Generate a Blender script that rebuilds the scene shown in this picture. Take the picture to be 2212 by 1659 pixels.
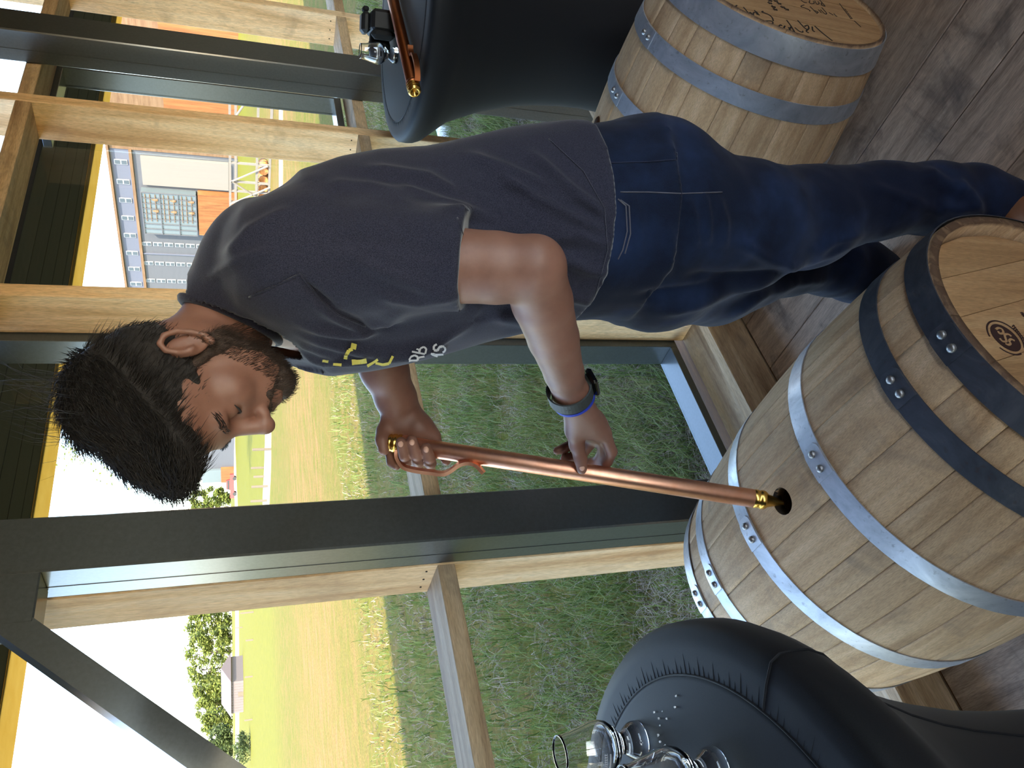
import bpy, bmesh, math, random
import numpy as np
from mathutils import Vector, Matrix, noise
from mathutils.bvhtree import BVHTree

for o in list(bpy.data.objects):
    bpy.data.objects.remove(o)
SC = bpy.context.scene
COL = SC.collection
random.seed(7)
rng = np.random.default_rng(7)
PI = math.pi

# ------------------------------------------------------------------ camera
FPX = 1685.0
EYE = Vector((0, 0, 1.6))
_p, _r, _y = math.radians(19.9), math.radians(-0.49), math.radians(50.2)
_F = Vector((math.cos(_y), math.sin(_y), 0)); _R0 = Vector((math.sin(_y), -math.cos(_y), 0)); _Z = Vector((0, 0, 1))
CF = _F*math.cos(_p) - _Z*math.sin(_p)
_U0 = _F*math.sin(_p) + _Z*math.cos(_p)
CR = _R0*math.cos(_r) + _U0*math.sin(_r)
CU = _U0*math.cos(_r) - _R0*math.sin(_r)
# the phone was held upright and its picture is stored lying on its side
cam = bpy.data.cameras.new('camera'); cam_o = bpy.data.objects.new('camera', cam); COL.objects.link(cam_o)
cam.sensor_fit = 'HORIZONTAL'; cam.sensor_width = 36.0; cam.lens = FPX/2212*36.0
cam.clip_start = 0.02; cam.clip_end = 2000
_m = Matrix.Identity(4)
for i, a in enumerate((-CU, CR, -CF)):
    for j in range(3): _m[j][i] = a[j]
_m.translation = EYE
cam_o.matrix_world = _m
SC.camera = cam_o

# ------------------------------------------------------------------ sky, sun, exposure
SUN_TO = Vector((-0.45, -0.65, 0.62)).normalized()
w = bpy.data.worlds.new('sky'); SC.world = w; w.use_nodes = True
_nt = w.node_tree; _nt.nodes.clear()
_s = _nt.nodes.new('ShaderNodeTexSky'); _s.sky_type = 'NISHITA'; _s.sun_disc = False
_s.sun_elevation = math.asin(SUN_TO.z); _s.sun_rotation = math.atan2(SUN_TO.x, SUN_TO.y)
_s.dust_density = 1.0; _s.air_density = 1.0; _s.ozone_density = 1.0
_b = _nt.nodes.new('ShaderNodeBackground'); _b.inputs['Strength'].default_value = 0.55
_o = _nt.nodes.new('ShaderNodeOutputWorld')
_nt.links.new(_s.outputs[0], _b.inputs[0]); _nt.links.new(_b.outputs[0], _o.inputs[0])
sl = bpy.data.lights.new('sun_offscreen', 'SUN'); sl.energy = 7.5; sl.angle = math.radians(0.6); sl.color = (1.0, 0.91, 0.74)
sun_o = bpy.data.objects.new('sun_offscreen', sl); COL.objects.link(sun_o)
sun_o.rotation_euler = SUN_TO.to_track_quat('Z', 'Y').to_euler(); sun_o.location = (-10, -20, 20)
SC.view_settings.view_transform = 'Standard'; SC.view_settings.look = 'None'
SC.view_settings.gamma = 1.0; SC.view_settings.use_curve_mapping = False
SC.view_settings.exposure = 1.45

# ------------------------------------------------------------------ photo pixel -> place
def ray(x, y):
    return CF + CR*((1659-y-829.5)/FPX) + CU*((1106-x)/FPX)
def px(x, y, t): return EYE + ray(x, y)*t
def onz(x, y, z): r = ray(x, y); return EYE + r*((z-EYE.z)/r.z)
def ony(x, y, Y): r = ray(x, y); return EYE + r*(Y/r.y)
def onx(x, y, X): r = ray(x, y); return EYE + r*(X/r.x)
def onplane(x, y, P, n):
    r = ray(x, y); return EYE + r*((Vector(P)-EYE).dot(n)/r.dot(n))

# ------------------------------------------------------------------ materials
def C(r, g=None, b=None):
    if g is None: r, g, b = r
    f = lambda c: (c/255/12.92) if c/255 <= .04045 else ((c/255+.055)/1.055)**2.4
    return (f(r), f(g), f(b), 1)
class N:
    def __init__(s, name):
        s.m = bpy.data.materials.new(name); s.m.use_nodes = True
        s.t = s.m.node_tree; s.t.nodes.clear()
        s.out = s.t.nodes.new('ShaderNodeOutputMaterial')
        s.b = s.t.nodes.new('ShaderNodeBsdfPrincipled')
        s.t.links.new(s.b.outputs[0], s.out.inputs[0])
    def n(s, typ, **k):
        q = s.t.nodes.new(typ)
        for a, v in k.items(): setattr(q, a, v)
        return q
    def set(s, q, k, v):
        if hasattr(v, 'is_linked') or isinstance(v, bpy.types.NodeSocket): s.t.links.new(v, q.inputs[k])
        else: q.inputs[k].default_value = v
    def p(s, **k):
        for a, v in k.items(): s.set(s.b, a.replace('_', ' '), v)
    def co(s, kind='Object', scale=(1, 1, 1), rot=(0, 0, 0), loc=(0, 0, 0)):
        c = s.n('ShaderNodeTexCoord'); m = s.n('ShaderNodeMapping')
        s.t.links.new(c.outputs[kind], m.inputs[0])
        m.inputs['Scale'].default_value = scale; m.inputs['Rotation'].default_value = rot; m.inputs['Location'].default_value = loc
        return m.outputs[0]
    def rnd(s):
        return s.n('ShaderNodeObjectInfo').outputs['Random']
    def noise(s, co, scale=5, detail=4, rough=.55, dist=0):
        q = s.n('ShaderNodeTexNoise'); s.t.links.new(co, q.inputs['Vector'])
        q.inputs['Scale'].default_value = scale; q.inputs['Detail'].default_value = detail
        q.inputs['Roughness'].default_value = rough; q.inputs['Distortion'].default_value = dist
        return q.outputs[0]
    def ramp(s, fac, *stops, interp='LINEAR'):
        q = s.n('ShaderNodeValToRGB'); s.t.links.new(fac, q.inputs[0]); e = q.color_ramp.elements
        q.color_ramp.interpolation = interp
        while len(e) < len(stops): e.new(.5)
        for i, (pos, c) in enumerate(stops): e[i].position = pos; e[i].color = c if len(c) == 4 else (*c, 1)
        return q.outputs[0]
    def mix(s, fac, a, b, mode='MIX'):
        q = s.n('ShaderNodeMix', data_type='RGBA', blend_type=mode)
        for k, v in ((0, fac), (6, a), (7, b)):
            if isinstance(v, bpy.types.NodeSocket): s.t.links.new(v, q.inputs[k])
            else: q.inputs[k].default_value = v
        return q.outputs[2]
    def math(s, op, a, b=0.0, c=0.0):
        q = s.n('ShaderNodeMath', operation=op)
        for k, v in enumerate((a, b, c)):
            if isinstance(v, bpy.types.NodeSocket): s.t.links.new(v, q.inputs[k])
            else: q.inputs[k].default_value = v
        return q.outputs[0]
    def bump(s, h, strength=.3, dist=.002):
        q = s.n('ShaderNodeBump'); s.t.links.new(h, q.inputs['Height'])
        q.inputs['Strength'].default_value = strength; q.inputs['Distance'].default_value = dist
        s.t.links.new(q.outputs[0], s.b.inputs['Normal'])
    def addv(s, a, b):
        q = s.n('ShaderNodeVectorMath', operation='ADD'); s.t.links.new(a, q.inputs[0]); s.t.links.new(b, q.inputs[1]); return q.outputs[0]

def rand_offset(s, co, amt=40.0):
    r = s.rnd(); k = s.math('MULTIPLY', r, amt)
    cb = s.n('ShaderNodeCombineXYZ')
    for i in range(3): s.t.links.new(k, cb.inputs[i])
    return s.addv(co, cb.outputs[0])

def wood(name, light, mid, dark, grain=(1, 14, 14), fine=60, rough=.75, knots=0.0, stain=None, stain_amt=.0, var=.25, bump=.35, scale=2.2, rim=None):
    s = N(name)
    co = rand_offset(s, s.co('Object', grain))
    g = s.noise(co, scale, 6, .62, .35)
    f = s.noise(co, fine, 3, .6)
    col = s.ramp(g, (.30, dark), (.50, mid), (.70, light))
    f2 = s.ramp(f, (.30, (.55, .55, .55)), (.60, (1, 1, 1)))
    col = s.mix(.8, col, f2, 'MULTIPLY')
    v = s.ramp(s.rnd(), (0, (1-var, 1-var, 1-var)), (1, (1+var*.5, 1+var*.45, 1+var*.4)))
    col = s.mix(1.0, col, v, 'MULTIPLY')
    if knots:
        kc = rand_offset(s, s.co('Object', (1.3, 4, 4)), 9)
        vq = s.n('ShaderNodeTexVoronoi'); s.t.links.new(kc, vq.inputs[0]); vq.inputs['Scale'].default_value = 2.2
        km = s.ramp(vq.outputs['Distance'], (.02, (1, 1, 1)), (.11, (0, 0, 0)))
        col = s.mix(s.math('MULTIPLY', km, knots), col, dark)
    if stain:
        sc = rand_offset(s, s.co('Object', (2.0, 3.2, 3.2)), 17)
        sm = s.ramp(s.noise(sc, 2.2, 5, .65, .6), (.52, (0, 0, 0)), (.70, (1, 1, 1)))
        col = s.mix(s.math('MULTIPLY', sm, stain_amt), col, stain)
    if rim:
        sp = s.n('ShaderNodeSeparateXYZ'); s.t.links.new(s.co('Object'), sp.inputs[0])
        ed = s.math('ADD', s.math('ABSOLUTE', sp.outputs[1]), s.math('MULTIPLY', s.math('SUBTRACT', g, .5), .02))
        col = s.mix(s.ramp(ed, (.4425, (0, 0, 0)), (.4475, (.9, .9, .9))), col, rim)
    s.p(Base_Color=col, Roughness=rough)
    s.b.inputs['Specular IOR Level'].default_value = .3
    s.bump(s.mix(.5, g, f), bump, .0018)
    return s.m

def plain(name, col, rough=.5, metal=0.0, noise_amt=.12, nscale=30, bump=0.0, spec=.5):
    s = N(name)
    n = s.noise(s.co('Object'), nscale, 4, .6)
    d = tuple(c*(1-noise_amt) for c in col[:3])+(1,); l = tuple(min(1, c*(1+noise_amt)) for c in col[:3])+(1,)
    s.p(Base_Color=s.ramp(n, (.3, d), (.7, l)), Roughness=rough, Metallic=metal)
    s.b.inputs['Specular IOR Level'].default_value = spec
    if bump: s.bump(n, bump, .002)
    return s.m

M = {}
M['pine'] = wood('pine', C(250, 224, 184), C(238, 202, 154), C(204, 160, 110), grain=(9, 9, .7), knots=.7, stain=C(150, 122, 92), stain_amt=.35, scale=2.0)
M['pine_x'] = wood('pine_along_x', C(226, 202, 168), C(204, 176, 138), C(156, 126, 94), grain=(.7, 10, 10), knots=.5, stain=C(118, 106, 92), stain_amt=.55, scale=2.0)
M['pine_dark'] = wood('old_pine', C(150, 108, 66), C(124, 84, 48), C(78, 52, 30), grain=(.7, 9, 9), stain=C(60, 44, 30), stain_amt=.4, scale=2.0)
M['plank'] = wood('floor_plank', C(226, 204, 180), C(198, 176, 154), C(146, 128, 112), grain=(10, .9, 10), fine=46, stain=C(84, 78, 76), stain_amt=.8, var=.22, rough=.6, scale=2.6, bump=.5)
M['oak'] = wood('barrel_oak', C(228, 196, 156), C(212, 178, 136), C(184, 148, 108), grain=(16, 1.1, 16), fine=70, stain=C(120, 106, 92), stain_amt=.5, var=.13, rough=.7, scale=2.4)
M['oak_rim'] = wood('barrel_oak_stained_chime', C(228, 196, 156), C(212, 178, 136), C(184, 148, 108), grain=(16, 1.1, 16), fine=70, stain=C(120, 106, 92), stain_amt=.5, var=.13, rough=.7, scale=2.4, rim=C(74, 50, 36))
M['oak_head'] = wood('barrel_head_oak', C(200, 164, 118), C(188, 148, 102), C(166, 126, 84), grain=(16, 16, 1.0), fine=60, var=.10, rough=.6, scale=2.2, bump=.2)
M['oak_far'] = wood('far_barrel_oak', C(214, 150, 90), C(190, 122, 66), C(150, 92, 48), grain=(8, 1, 8))
M['char'] = plain('charred_oak', C(30, 20, 15), .9)
M['ink'] = plain('marker_ink', C(24, 18, 16), .6)
M['brand'] = plain('branded_mark', C(52, 26, 20), .7)
def steel_paint():
    s = N('dark_painted_steel')
    n = s.noise(s.co('Object'), 120, 3, .6)
    s.p(Base_Color=s.ramp(n, (.3, C(50, 57, 60)), (.7, C(60, 67, 70))), Roughness=.40)
    s.b.inputs['Coat Weight'].default_value = .9; s.b.inputs['Coat Roughness'].default_value = .16
    s.bump(n, .10, .002); return s.m
M['steel'] = steel_paint()
M['canopy'] = plain('canopy_dark', C(40, 38, 36), .8)
def translucent_panel():
    s = N('yellow_translucent_panel'); n = s.noise(s.co('Object'), 14, 4, .6)
    col = s.ramp(n, (.3, C(248, 204, 118)), (.7, C(255, 214, 132)))
    s.p(Base_Color=col, Roughness=.6)
    tr = s.n('ShaderNodeBsdfTranslucent'); s.t.links.new(col, tr.inputs[0])
    mx = s.n('ShaderNodeMixShader'); mx.inputs[0].default_value = .8  # mostly translucent, so the strip shows bright from below
    s.t.links.new(s.b.outputs[0], mx.inputs[1]); s.t.links.new(tr.outputs[0], mx.inputs[2]); s.t.links.new(mx.outputs[0], s.out.inputs[0]); return s.m
M['edge_strip'] = translucent_panel()
def galv(name, a, b, c, rough=(.28, .5)):
    s = N(name)
    co = rand_offset(s, s.co('Object'), 9)
    n = s.noise(co, 9, 5, .65, .8); f = s.noise(co, 90, 3, .6)
    col = s.ramp(n, (.30, a), (.52, b), (.72, c))
    sp = s.ramp(f, (.60, (0, 0, 0)), (.72, (1, 1, 1)))
    col = s.mix(s.math('MULTIPLY', sp, .35), col, C(74, 52, 40))
    r = s.ramp(n, (.3, (rough[1],)*3), (.7, (rough[0],)*3))
    s.p(Base_Color=col, Metallic=.7, Roughness=r); s.bump(n, .12, .003); return s.m
M['galv'] = galv('galvanised_hoop', C(158, 164, 172), C(184, 190, 198), C(210, 214, 220), (.38, .58))
M['blued'] = galv('dark_steel_hoop', C(62, 66, 74), C(80, 84, 92), C(104, 106, 112), (.50, .68))
M['rivet'] = plain('rivet_steel', C(150, 150, 150), .4, .8)
def fabric(name, a, b, rough=.9, sc=900, sheen=.3, bump=.25, big=None):
    s = N(name); co = s.co('Object')
    f = s.noise(co, sc, 2, .7); col = s.ramp(f, (.35, a), (.65, b))
    if big:
        col = s.mix(s.ramp(s.noise(co, 7, 4, .6), (.45, (0, 0, 0)), (.75, (1, 1, 1))), col, big)
    s.p(Base_Color=col, Roughness=rough); s.b.inputs['Sheen Weight'].default_value = sheen
    s.b.inputs['Sheen Roughness'].default_value = .4; s.b.inputs['Specular IOR Level'].default_value = .2
    s.bump(f, bump, .0008); return s.m
M['spandex'] = fabric('black_spandex', C(19, 20, 22), C(28, 29, 32), .62, 1500, .05, .1)
M['shirt'] = fabric('heather_navy_jersey', C(33, 33, 45), C(58, 58, 72), .95, 800, .25, .3)
M['denim'] = fabric('dark_denim', C(13, 19, 35), C(22, 32, 54), .9, 1100, .12, .3, big=C(34, 50, 82))
M['denim_dark'] = fabric('dark_denim_cuff', C(20, 26, 44), C(28, 36, 58), .9, 1100)
M['thread'] = plain('seam_thread', C(92, 92, 100), .9)
def skin():
    s = N('skin'); co = s.co('Object')
    n = s.noise(co, 14, 5, .6); f = s.noise(co, 320, 2, .6)
    s.p(Base_Color=s.ramp(n, (.3, C(122, 83, 68)), (.7, C(144, 103, 86))), Roughness=.5)
    s.b.inputs['Subsurface Weight'].default_value = .08; s.b.inputs['Subsurface Radius'].default_value = (.01, .004, .002)
    s.b.inputs['Subsurface Scale'].default_value = .6
    s.bump(f, .12, .0006); return s.m
M['skin'] = skin()
M['nail'] = plain('finger_nail', C(214, 170, 148), .3, 0, .03)
def hairm(name, a, b):
    s = N(name); n = s.noise(s.co('Object', (60, 60, 60)), 8, 4, .7)
    s.p(Base_Color=s.ramp(n, (.3, a), (.7, b)), Roughness=.45); s.bump(n, .6, .004); return s.m
M['hair'] = hairm('dark_brown_hair', C(22, 19, 18), C(44, 38, 35))
M['beard'] = hairm('dark_beard', C(44, 34, 29), C(84, 64, 52))
M['eye'] = plain('eye_white', C(210, 200, 195), .2, 0, .02)
M['boot'] = plain('brown_boot_leather', C(110, 68, 38), .5, 0, .2)
M['elastic'] = plain('black_elastic', C(22, 22, 22), .9)
M['rubber'] = plain('dark_rubber', C(52, 58, 58), .6, 0, .08)
M['watch'] = plain('watch_glass', C(10, 10, 12), .12)
M['blue'] = plain('blue_band', C(32, 62, 190), .6)
M['red'] = plain('red_paint', C(190, 36, 32), .5)
def copper():
    s = N('copper'); co = s.co('Object', (1, 1, 1)); n = s.noise(co, 22, 4, .6)
    s.p(Base_Color=s.ramp(n, (.3, C(226, 160, 126)), (.7, C(244, 190, 160))), Metallic=1.0,
        Roughness=s.ramp(n, (.3, (.46,)*3), (.7, (.34,)*3))); return s.m
M['copper'] = copper()
M['copper_old'] = plain('dull_copper', C(170, 100, 62), .34, 1.0, .15)
M['brass'] = plain('brass', C(226, 180, 92), .26, 1.0, .08)
M['black'] = plain('black_plastic', C(18, 18, 19), .55)
M['black_soft'] = plain('black_grip_rubber', C(12, 12, 12), .85)
M['grey_plastic'] = plain('dark_grey_plastic', C(58, 62, 66), .5)
M['white'] = plain('white_plastic', C(225, 228, 232), .5, 0, .04)
M['print_y'] = plain('yellow_print', C(200, 186, 84), .8, 0, .05)
M['print_w'] = plain('grey_white_print', C(196, 196, 200), .8, 0, .05)
def glass(name, rough=0.0):
    s = N(name); s.p(Base_Color=(1, 1, 1, 1), Roughness=rough, IOR=1.5); s.b.inputs['Transmission Weight'].default_value = 1.0; return s.m
M['glass'] = glass('clear_glass')
def pane():
    s = N('window_pane'); s.t.nodes.remove(s.b)
    fr = s.n('ShaderNodeFresnel'); fr.inputs[0].default_value = 1.5
    tr = s.n('ShaderNodeBsdfTransparent'); tr.inputs[0].default_value = (.95, .97, .965, 1)
    gl = s.n('ShaderNodeBsdfGlossy'); gl.inputs['Roughness'].default_value = .0
    ge = s.n('ShaderNodeNewGeometry'); fac = s.math('MULTIPLY', fr.outputs[0], s.math('SUBTRACT', 1.0, ge.outputs['Backfacing']))
    mx = s.n('ShaderNodeMixShader'); s.t.links.new(fac, mx.inputs[0])
    s.t.links.new(tr.outputs[0], mx.inputs[1]); s.t.links.new(gl.outputs[0], mx.inputs[2])
    s.t.links.new(mx.outputs[0], s.out.inputs[0]); return s.m
M['pane'] = pane()

# ------------------------------------------------------------------ object helpers
def link(o, parent=None, world=True):
    COL.objects.link(o)
    if parent is not None:
        o.parent = parent
        if world and parent.parent is None: o.matrix_parent_inverse = parent.matrix_basis.inverted()
    return o
def tag(o, label=None, cat=None, group=None, kind=None):
    if label: o['label'] = label
    if cat: o['category'] = cat
    if group: o['group'] = group
    if kind: o['kind'] = kind
    return o
def empty(name, loc=(0, 0, 0), rot=(0, 0, 0)):
    o = bpy.data.objects.new(name, None); o.empty_display_size = .1
    o.location = loc; o.rotation_euler = rot; COL.objects.link(o)
    bpy.context.view_layer.update() if False else None
    o.matrix_basis = Matrix.Translation(Vector(loc)) @ Matrix.Rotation(rot[2], 4, 'Z') @ Matrix.Rotation(rot[1], 4, 'Y') @ Matrix.Rotation(rot[0], 4, 'X')
    return o
def mesh(name, V, Fc, mat, smooth=False):
    me = bpy.data.meshes.new(name)
    me.from_pydata([tuple(v) for v in V], [], [tuple(f) for f in Fc])
    me.materials.append(M[mat] if isinstance(mat, str) else mat)
    if smooth: me.polygons.foreach_set('use_smooth', [True]*len(me.polygons))
    me.update(); return me
def obj(name, V, Fc, mat, parent=None, smooth=False, world=True, origin=None):
    if origin is not None:
        og = Vector(origin); V = [Vector(v)-og for v in V]
    o = bpy.data.objects.new(name, mesh(name, V, Fc, mat, smooth))
    if origin is not None: o.matrix_basis = Matrix.Translation(og)
    return link(o, parent, world)
class G:
    """collects geometry of ONE part"""
    def __init__(s): s.v = []; s.f = []
    def add(s, V, Fc):
        n = len(s.v); s.v += [Vector(v) for v in V]; s.f += [tuple(i+n for i in f) for f in Fc]; return s
    def box(s, lo, hi, b=0.0):
        return s.add(*box_geo(lo, hi, b))
    def tube(s, path, rad, n=8, caps=True): return s.add(*tube_geo(path, rad, n, caps))
    def obj(s, name, mat, parent=None, smooth=False, world=True, origin=None): return obj(name, s.v, s.f, mat, parent, smooth, world, origin)
def box_geo(lo, hi, b=0.0):
    if b <= 0:
        V = [(x, y, z) for x in (lo[0], hi[0]) for y in (lo[1], hi[1]) for z in (lo[2], hi[2])]
        return V, [(0, 1, 3, 2), (4, 6, 7, 5), (0, 4, 5, 1), (2, 3, 7, 6), (0, 2, 6, 4), (1, 5, 7, 3)]
    bm = bmesh.new(); bmesh.ops.create_cube(bm, size=1.0)
    for v in bm.verts:
        v.co = Vector((lo[i]+(v.co[i]+.5)*(hi[i]-lo[i]) for i in range(3)))
    bmesh.ops.bevel(bm, geom=bm.edges[:], offset=b, segments=1, affect='EDGES')
    bm.verts.index_update()
    V = [v.co.copy() for v in bm.verts]; Fc = [tuple(v.index for v in f.verts) for f in bm.faces]; bm.free()
    return V, Fc
def box(name, lo, hi, mat, parent=None, b=0.0, world=True, origin=None):
    V, Fc = box_geo(lo, hi, b); return obj(name, V, Fc, mat, parent, False, world, origin)
def frames(path):
    P = [Vector(p) for p in path]; T = []
    for i in range(len(P)):
        a = P[max(0, i-1)]; c = P[min(len(P)-1, i+1)]; T.append((c-a).normalized())
    n = Vector((0, 0, 1)) if abs(T[0].z) < .9 else Vector((1, 0, 0))
    n = (n-T[0]*n.dot(T[0])).normalized(); Fr = []
    for i, t in enumerate(T):
        n = (n-t*n.dot(t)).normalized(); Fr.append((P[i], n, t.cross(n)))
    return Fr
def tube_geo(path, rad, n=8, caps=True, flat=None):
    Fr = frames(path); V = []; Fc = []
    R = rad if hasattr(rad, '__len__') else [rad]*len(Fr)
    for (p, a, b), r in zip(Fr, R):
        ra, rb = (r, r) if flat is None else (r, r*flat)
        for k in range(n):
            t = 2*PI*k/n; V.append(p+a*math.cos(t)*ra+b*math.sin(t)*rb)
    for i in range(len(Fr)-1):
        for k in range(n):
            Fc.append((i*n+k, i*n+(k+1) % n, (i+1)*n+(k+1) % n, (i+1)*n+k))
    if caps:
        Fc.append(tuple(range(n-1, -1, -1))); Fc.append(tuple((len(Fr)-1)*n+k for k in range(n)))
    return V, Fc
def lathe_geo(prof, n=32, closed=False):
    """prof: (r,z) list, revolved about z"""
    V = []; Fc = []; idx = []
    for r, z in prof:
        if r < 1e-6: idx.append([len(V)]*n); V.append((0, 0, z))
        else:
            idx.append(list(range(len(V), len(V)+n)))
            V += [(r*math.cos(2*PI*k/n), r*math.sin(2*PI*k/n), z) for k in range(n)]
    L = len(prof); rngi = range(L if closed else L-1)
    for i in rngi:
        A, B = idx[i], idx[(i+1) % L]
        for k in range(n):
            q = [A[k], A[(k+1) % n], B[(k+1) % n], B[k]]; r = []
            for a in q:
                if a not in r: r.append(a)
            if len(r) > 2: Fc.append(tuple(r))
    return V, Fc
def xf(V, mat): return [mat @ Vector(v) for v in V]
def copy_tree(o, parent=None):
    c = o.copy(); COL.objects.link(c)
    if parent is not None: c.parent = parent
    for ch in list(o.children): copy_tree(ch, c)
    return c

# ================================================================== THE SHED WE STAND IN
YC, Y1, Y2, Y3 = 1.58, 1.70, 1.848, 1.947        # column front, stud front, stud back, window frame back
GZ = -0.60                                        # ground outside
# floor: joist deck with separate boards
fl = box('floor', (-4.2, -3.6, -.16), (9.0, 1.86, -.045), 'pine_dark'); tag(fl, kind='structure')
x = -4.2 + .022; k = 0
_pm = {}
while x < 8.9:
    wdt = .190 + .004*math.sin(k*2.3)
    splits = [-3.6, -1.5+.9*math.sin(k*1.7), 1.536] if k % 2 else [-3.6, 0.0+.15*math.sin(k*3.1), 1.536]
    if not (-.6 < x < 3.4): splits = [-3.6, 1.536]
    for a, b in zip(splits[:-1], splits[1:]):
        V, Fc = box_geo((x+.0012, a+.001, -.045), (x+wdt-.0012, b-.001, 0.0+.0012*math.sin(k*5.1)), .0016)
        obj('plank', V, Fc, 'plank', fl)
    x += wdt; k += 1

wf = empty('wall_front', (0, Y1, 0)); tag(wf, 'open timber and steel wall of studs, rails and dark columns', kind='structure')
STX = [-2.82, -1.90, -.975, -.05, .846, 1.742, 2.673, 3.62, 4.54, 5.46, 6.38, 7.30]
for i, sx in enumerate(STX):
    box('stud', (sx, Y1, -.0), (sx+.046, Y2, 3.0), 'pine', wf, .003)
for a, b in zip(STX[:-1], STX[1:]):
    box('rail', (a+.046, Y1+.001, 1.084), (b, Y2-.001, 1.128), 'pine_x', wf, .002)
    box('top_rail', (a+.046, Y1+.001, 2.220), (b, Y2-.001, 2.268), 'pine_x', wf, .002)
box('sill_board', (-4.2, 1.538, 0.0), (9.0, 1.578, .146), 'pine_x', wf, .003)
box('bottom_plate', (-4.2, 1.66, -.06), (9.0, Y2, 0.0), 'pine_x', wf, .004)
box('sole_board', (-4.2, 1.579, -.08), (9.0, 1.659, -.012), 'pine_x', wf, .003)
for cx, wd in ((.848, .125), (2.909, .14), (-1.21, .125), (5.0, .14)):
    c_ = box('steel_column', (cx, YC, -.03), (cx+wd, Y1-.001, 3.0), 'steel', wf, .004)
    if cx in (.848, 2.909):
        g = G()
        box('weld_seam', (cx-.0012, 1.650, .1), (cx+.0005, 1.653, 2.9), 'steel', c_, 0)
# gusset and diagonal brace left of the first column
box('gusset_plate', (.744, YC+.001, 1.952), (.849, Y1-.03, 2.30), 'steel', wf, .003)
d = Vector((.31, 0, .354)).normalized(); nrm = Vector((-d.z, 0, d.x))
g = G(); P0 = Vector((.772, 0, 2.02)); P1 = P0-d*2.6
V = []
for P in (P1, P0):
    for yy in (YC+.002, YC+.062):
        for sg in (-.030, .024): V.append(Vector((P.x, yy, P.z))+nrm*sg)
g.add(V, [(0, 1, 3, 2), (4, 6, 7, 5), (0, 4, 5, 1), (2, 3, 7, 6), (0, 2, 6, 4), (1, 5, 7, 3)]); g.obj('diagonal_brace', 'steel', wf)
# nails at the rail ends
for sx in (.846, 1.742, 2.673, 3.62):
    for j in range(3):
        yy = Y1+.03+.042*j
        V, Fc = tube_geo([(sx-.0015, yy, 1.150), (sx+.004, yy, 1.150)], .0028, 6); obj('nail', V, Fc, 'char', wf)

# windows: steel frames with glass
def window(n, x0, x1, z0, z1, ya, yb, lip, framed=True, left=True):
    e = empty('window_%d' % n, ((x0+x1)/2, ya, z0)); tag(e, kind='structure')
    if framed:
        for nm, lo, hi in (('frame_jamb', (x0-lip, ya, z0-lip), (x0, yb, z1+lip)), ('frame_jamb', (x1, ya, z0-lip), (x1+lip+.012, yb, z1+lip)),
                           ('frame_sill', (x0, ya, z0-lip), (x1, yb, z0)), ('frame_head', (x0, ya, z1), (x1, yb, z1+lip))):
            if nm == 'frame_jamb' and hi[0] == x0 and not left: continue
            box(nm, lo, hi, 'steel', e, .0015)
    box('pane', (x0, yb-.012, z0), (x1, yb-.006, z1), 'pane', e)
window(1, .926, 1.713, .062, 2.85, Y2+.001, Y3, .029)
window(2, 2.749, 3.163, 1.165, 2.20, Y2+.001, 1.933, .029, True, False)
window(3, 1.800, 2.665, .062, 2.21, Y2+.001, Y2+.03, .01, False)

# canopy outside: dark soffit boards with a pale yellow translucent edge strip
cn = empty('trim_1', (0, 1.96, 2.24)); tag(cn, 'dark canopy with a pale yellow translucent edge strip outside the wall', kind='structure')
g = G()
for j in range(5):
    ya = 1.955+j*.1425
    box('soffit_board', (-6.0, ya, 2.242), (14.0, ya+.139, 2.27), 'canopy', cn, .002)
pb = [(-6.0, 2.667+.12, 2.240), (-6.0, 2.876+.15, 2.240), (14.0, 2.667-.28, 2.240), (14.0, 2.876-.26, 2.240)]
V = [Vector(p) for p in pb]+[Vector(p)+Vector((0, 0, .008)) for p in pb]
obj('edge_panel', V, [(0, 2, 3, 1), (4, 5, 7, 6), (0, 4, 6, 2), (1, 3, 7, 5), (0, 1, 5, 4), (2, 6, 7, 3)], 'edge_strip', cn)
# upper storey, ceiling and the other walls: they shade the room and the field outside
tag(box('ceiling', (-14.0, -6.2, 3.0), (42.0, 1.90, 3.2), 'pine_dark'), kind='structure')
tag(box('wall_upper', (-14.0, -6.2, 3.2), (42.0, 1.90, 8.35), 'steel'), kind='structure')
tag(box('wall_left', (-4.4, -3.7, -.6), (-4.25, .2, 3.0), 'pine_x'), kind='structure')
tag(box('wall_right', (9.05, -3.7, -.6), (9.2, 1.9, 3.0), 'pine_x'), kind='structure')
wb = empty('wall_back', (0, -3.65, 0)); tag(wb, kind='structure')  # unseen wall; its open band is placed and sized to light the room
box('wall_panel', (-4.4, -3.72, -.6), (2.4, -3.62, 1.5), 'pine_x', wb)
box('wall_panel', (-4.4, -3.72, 2.5), (2.4, -3.62, 3.0), 'pine_x', wb)
box('wall_panel', (2.4, -3.72, -.6), (9.2, -3.62, 3.0), 'pine_x', wb)
for sx in (-4.4, -1.0): box('wall_post', (sx, -3.72, 1.5), (sx+.3, -3.62, 2.5), 'pine', wb)
# plinth below the floor edge
tag(box('trim_2', (-4.4, 1.865, -.75), (9.2, 1.93, -.02), 'pine_dark'), kind='structure')

# ================================================================== OUTDOORS
def terr(x, y):
    r = math.hypot(x, y)
    def ss(a, b): t = min(1, max(0, (r-a)/(b-a))); return t*t*(3-2*t)
    return GZ + .75*ss(55, 115) + 1.3*ss(115, 260)
def onground(x, y):
    r = ray(x, y); t0, t1 = 1.0, 2000.0
    f = lambda t: (EYE.z+r.z*t) - terr(r.x*t, r.y*t)
    if f(t1) > 0: t1 = 600
    for _ in range(60):
        tm = (t0+t1)/2
        if f(tm) > 0: t0 = tm
        else: t1 = tm
    return EYE + r*t0
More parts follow.
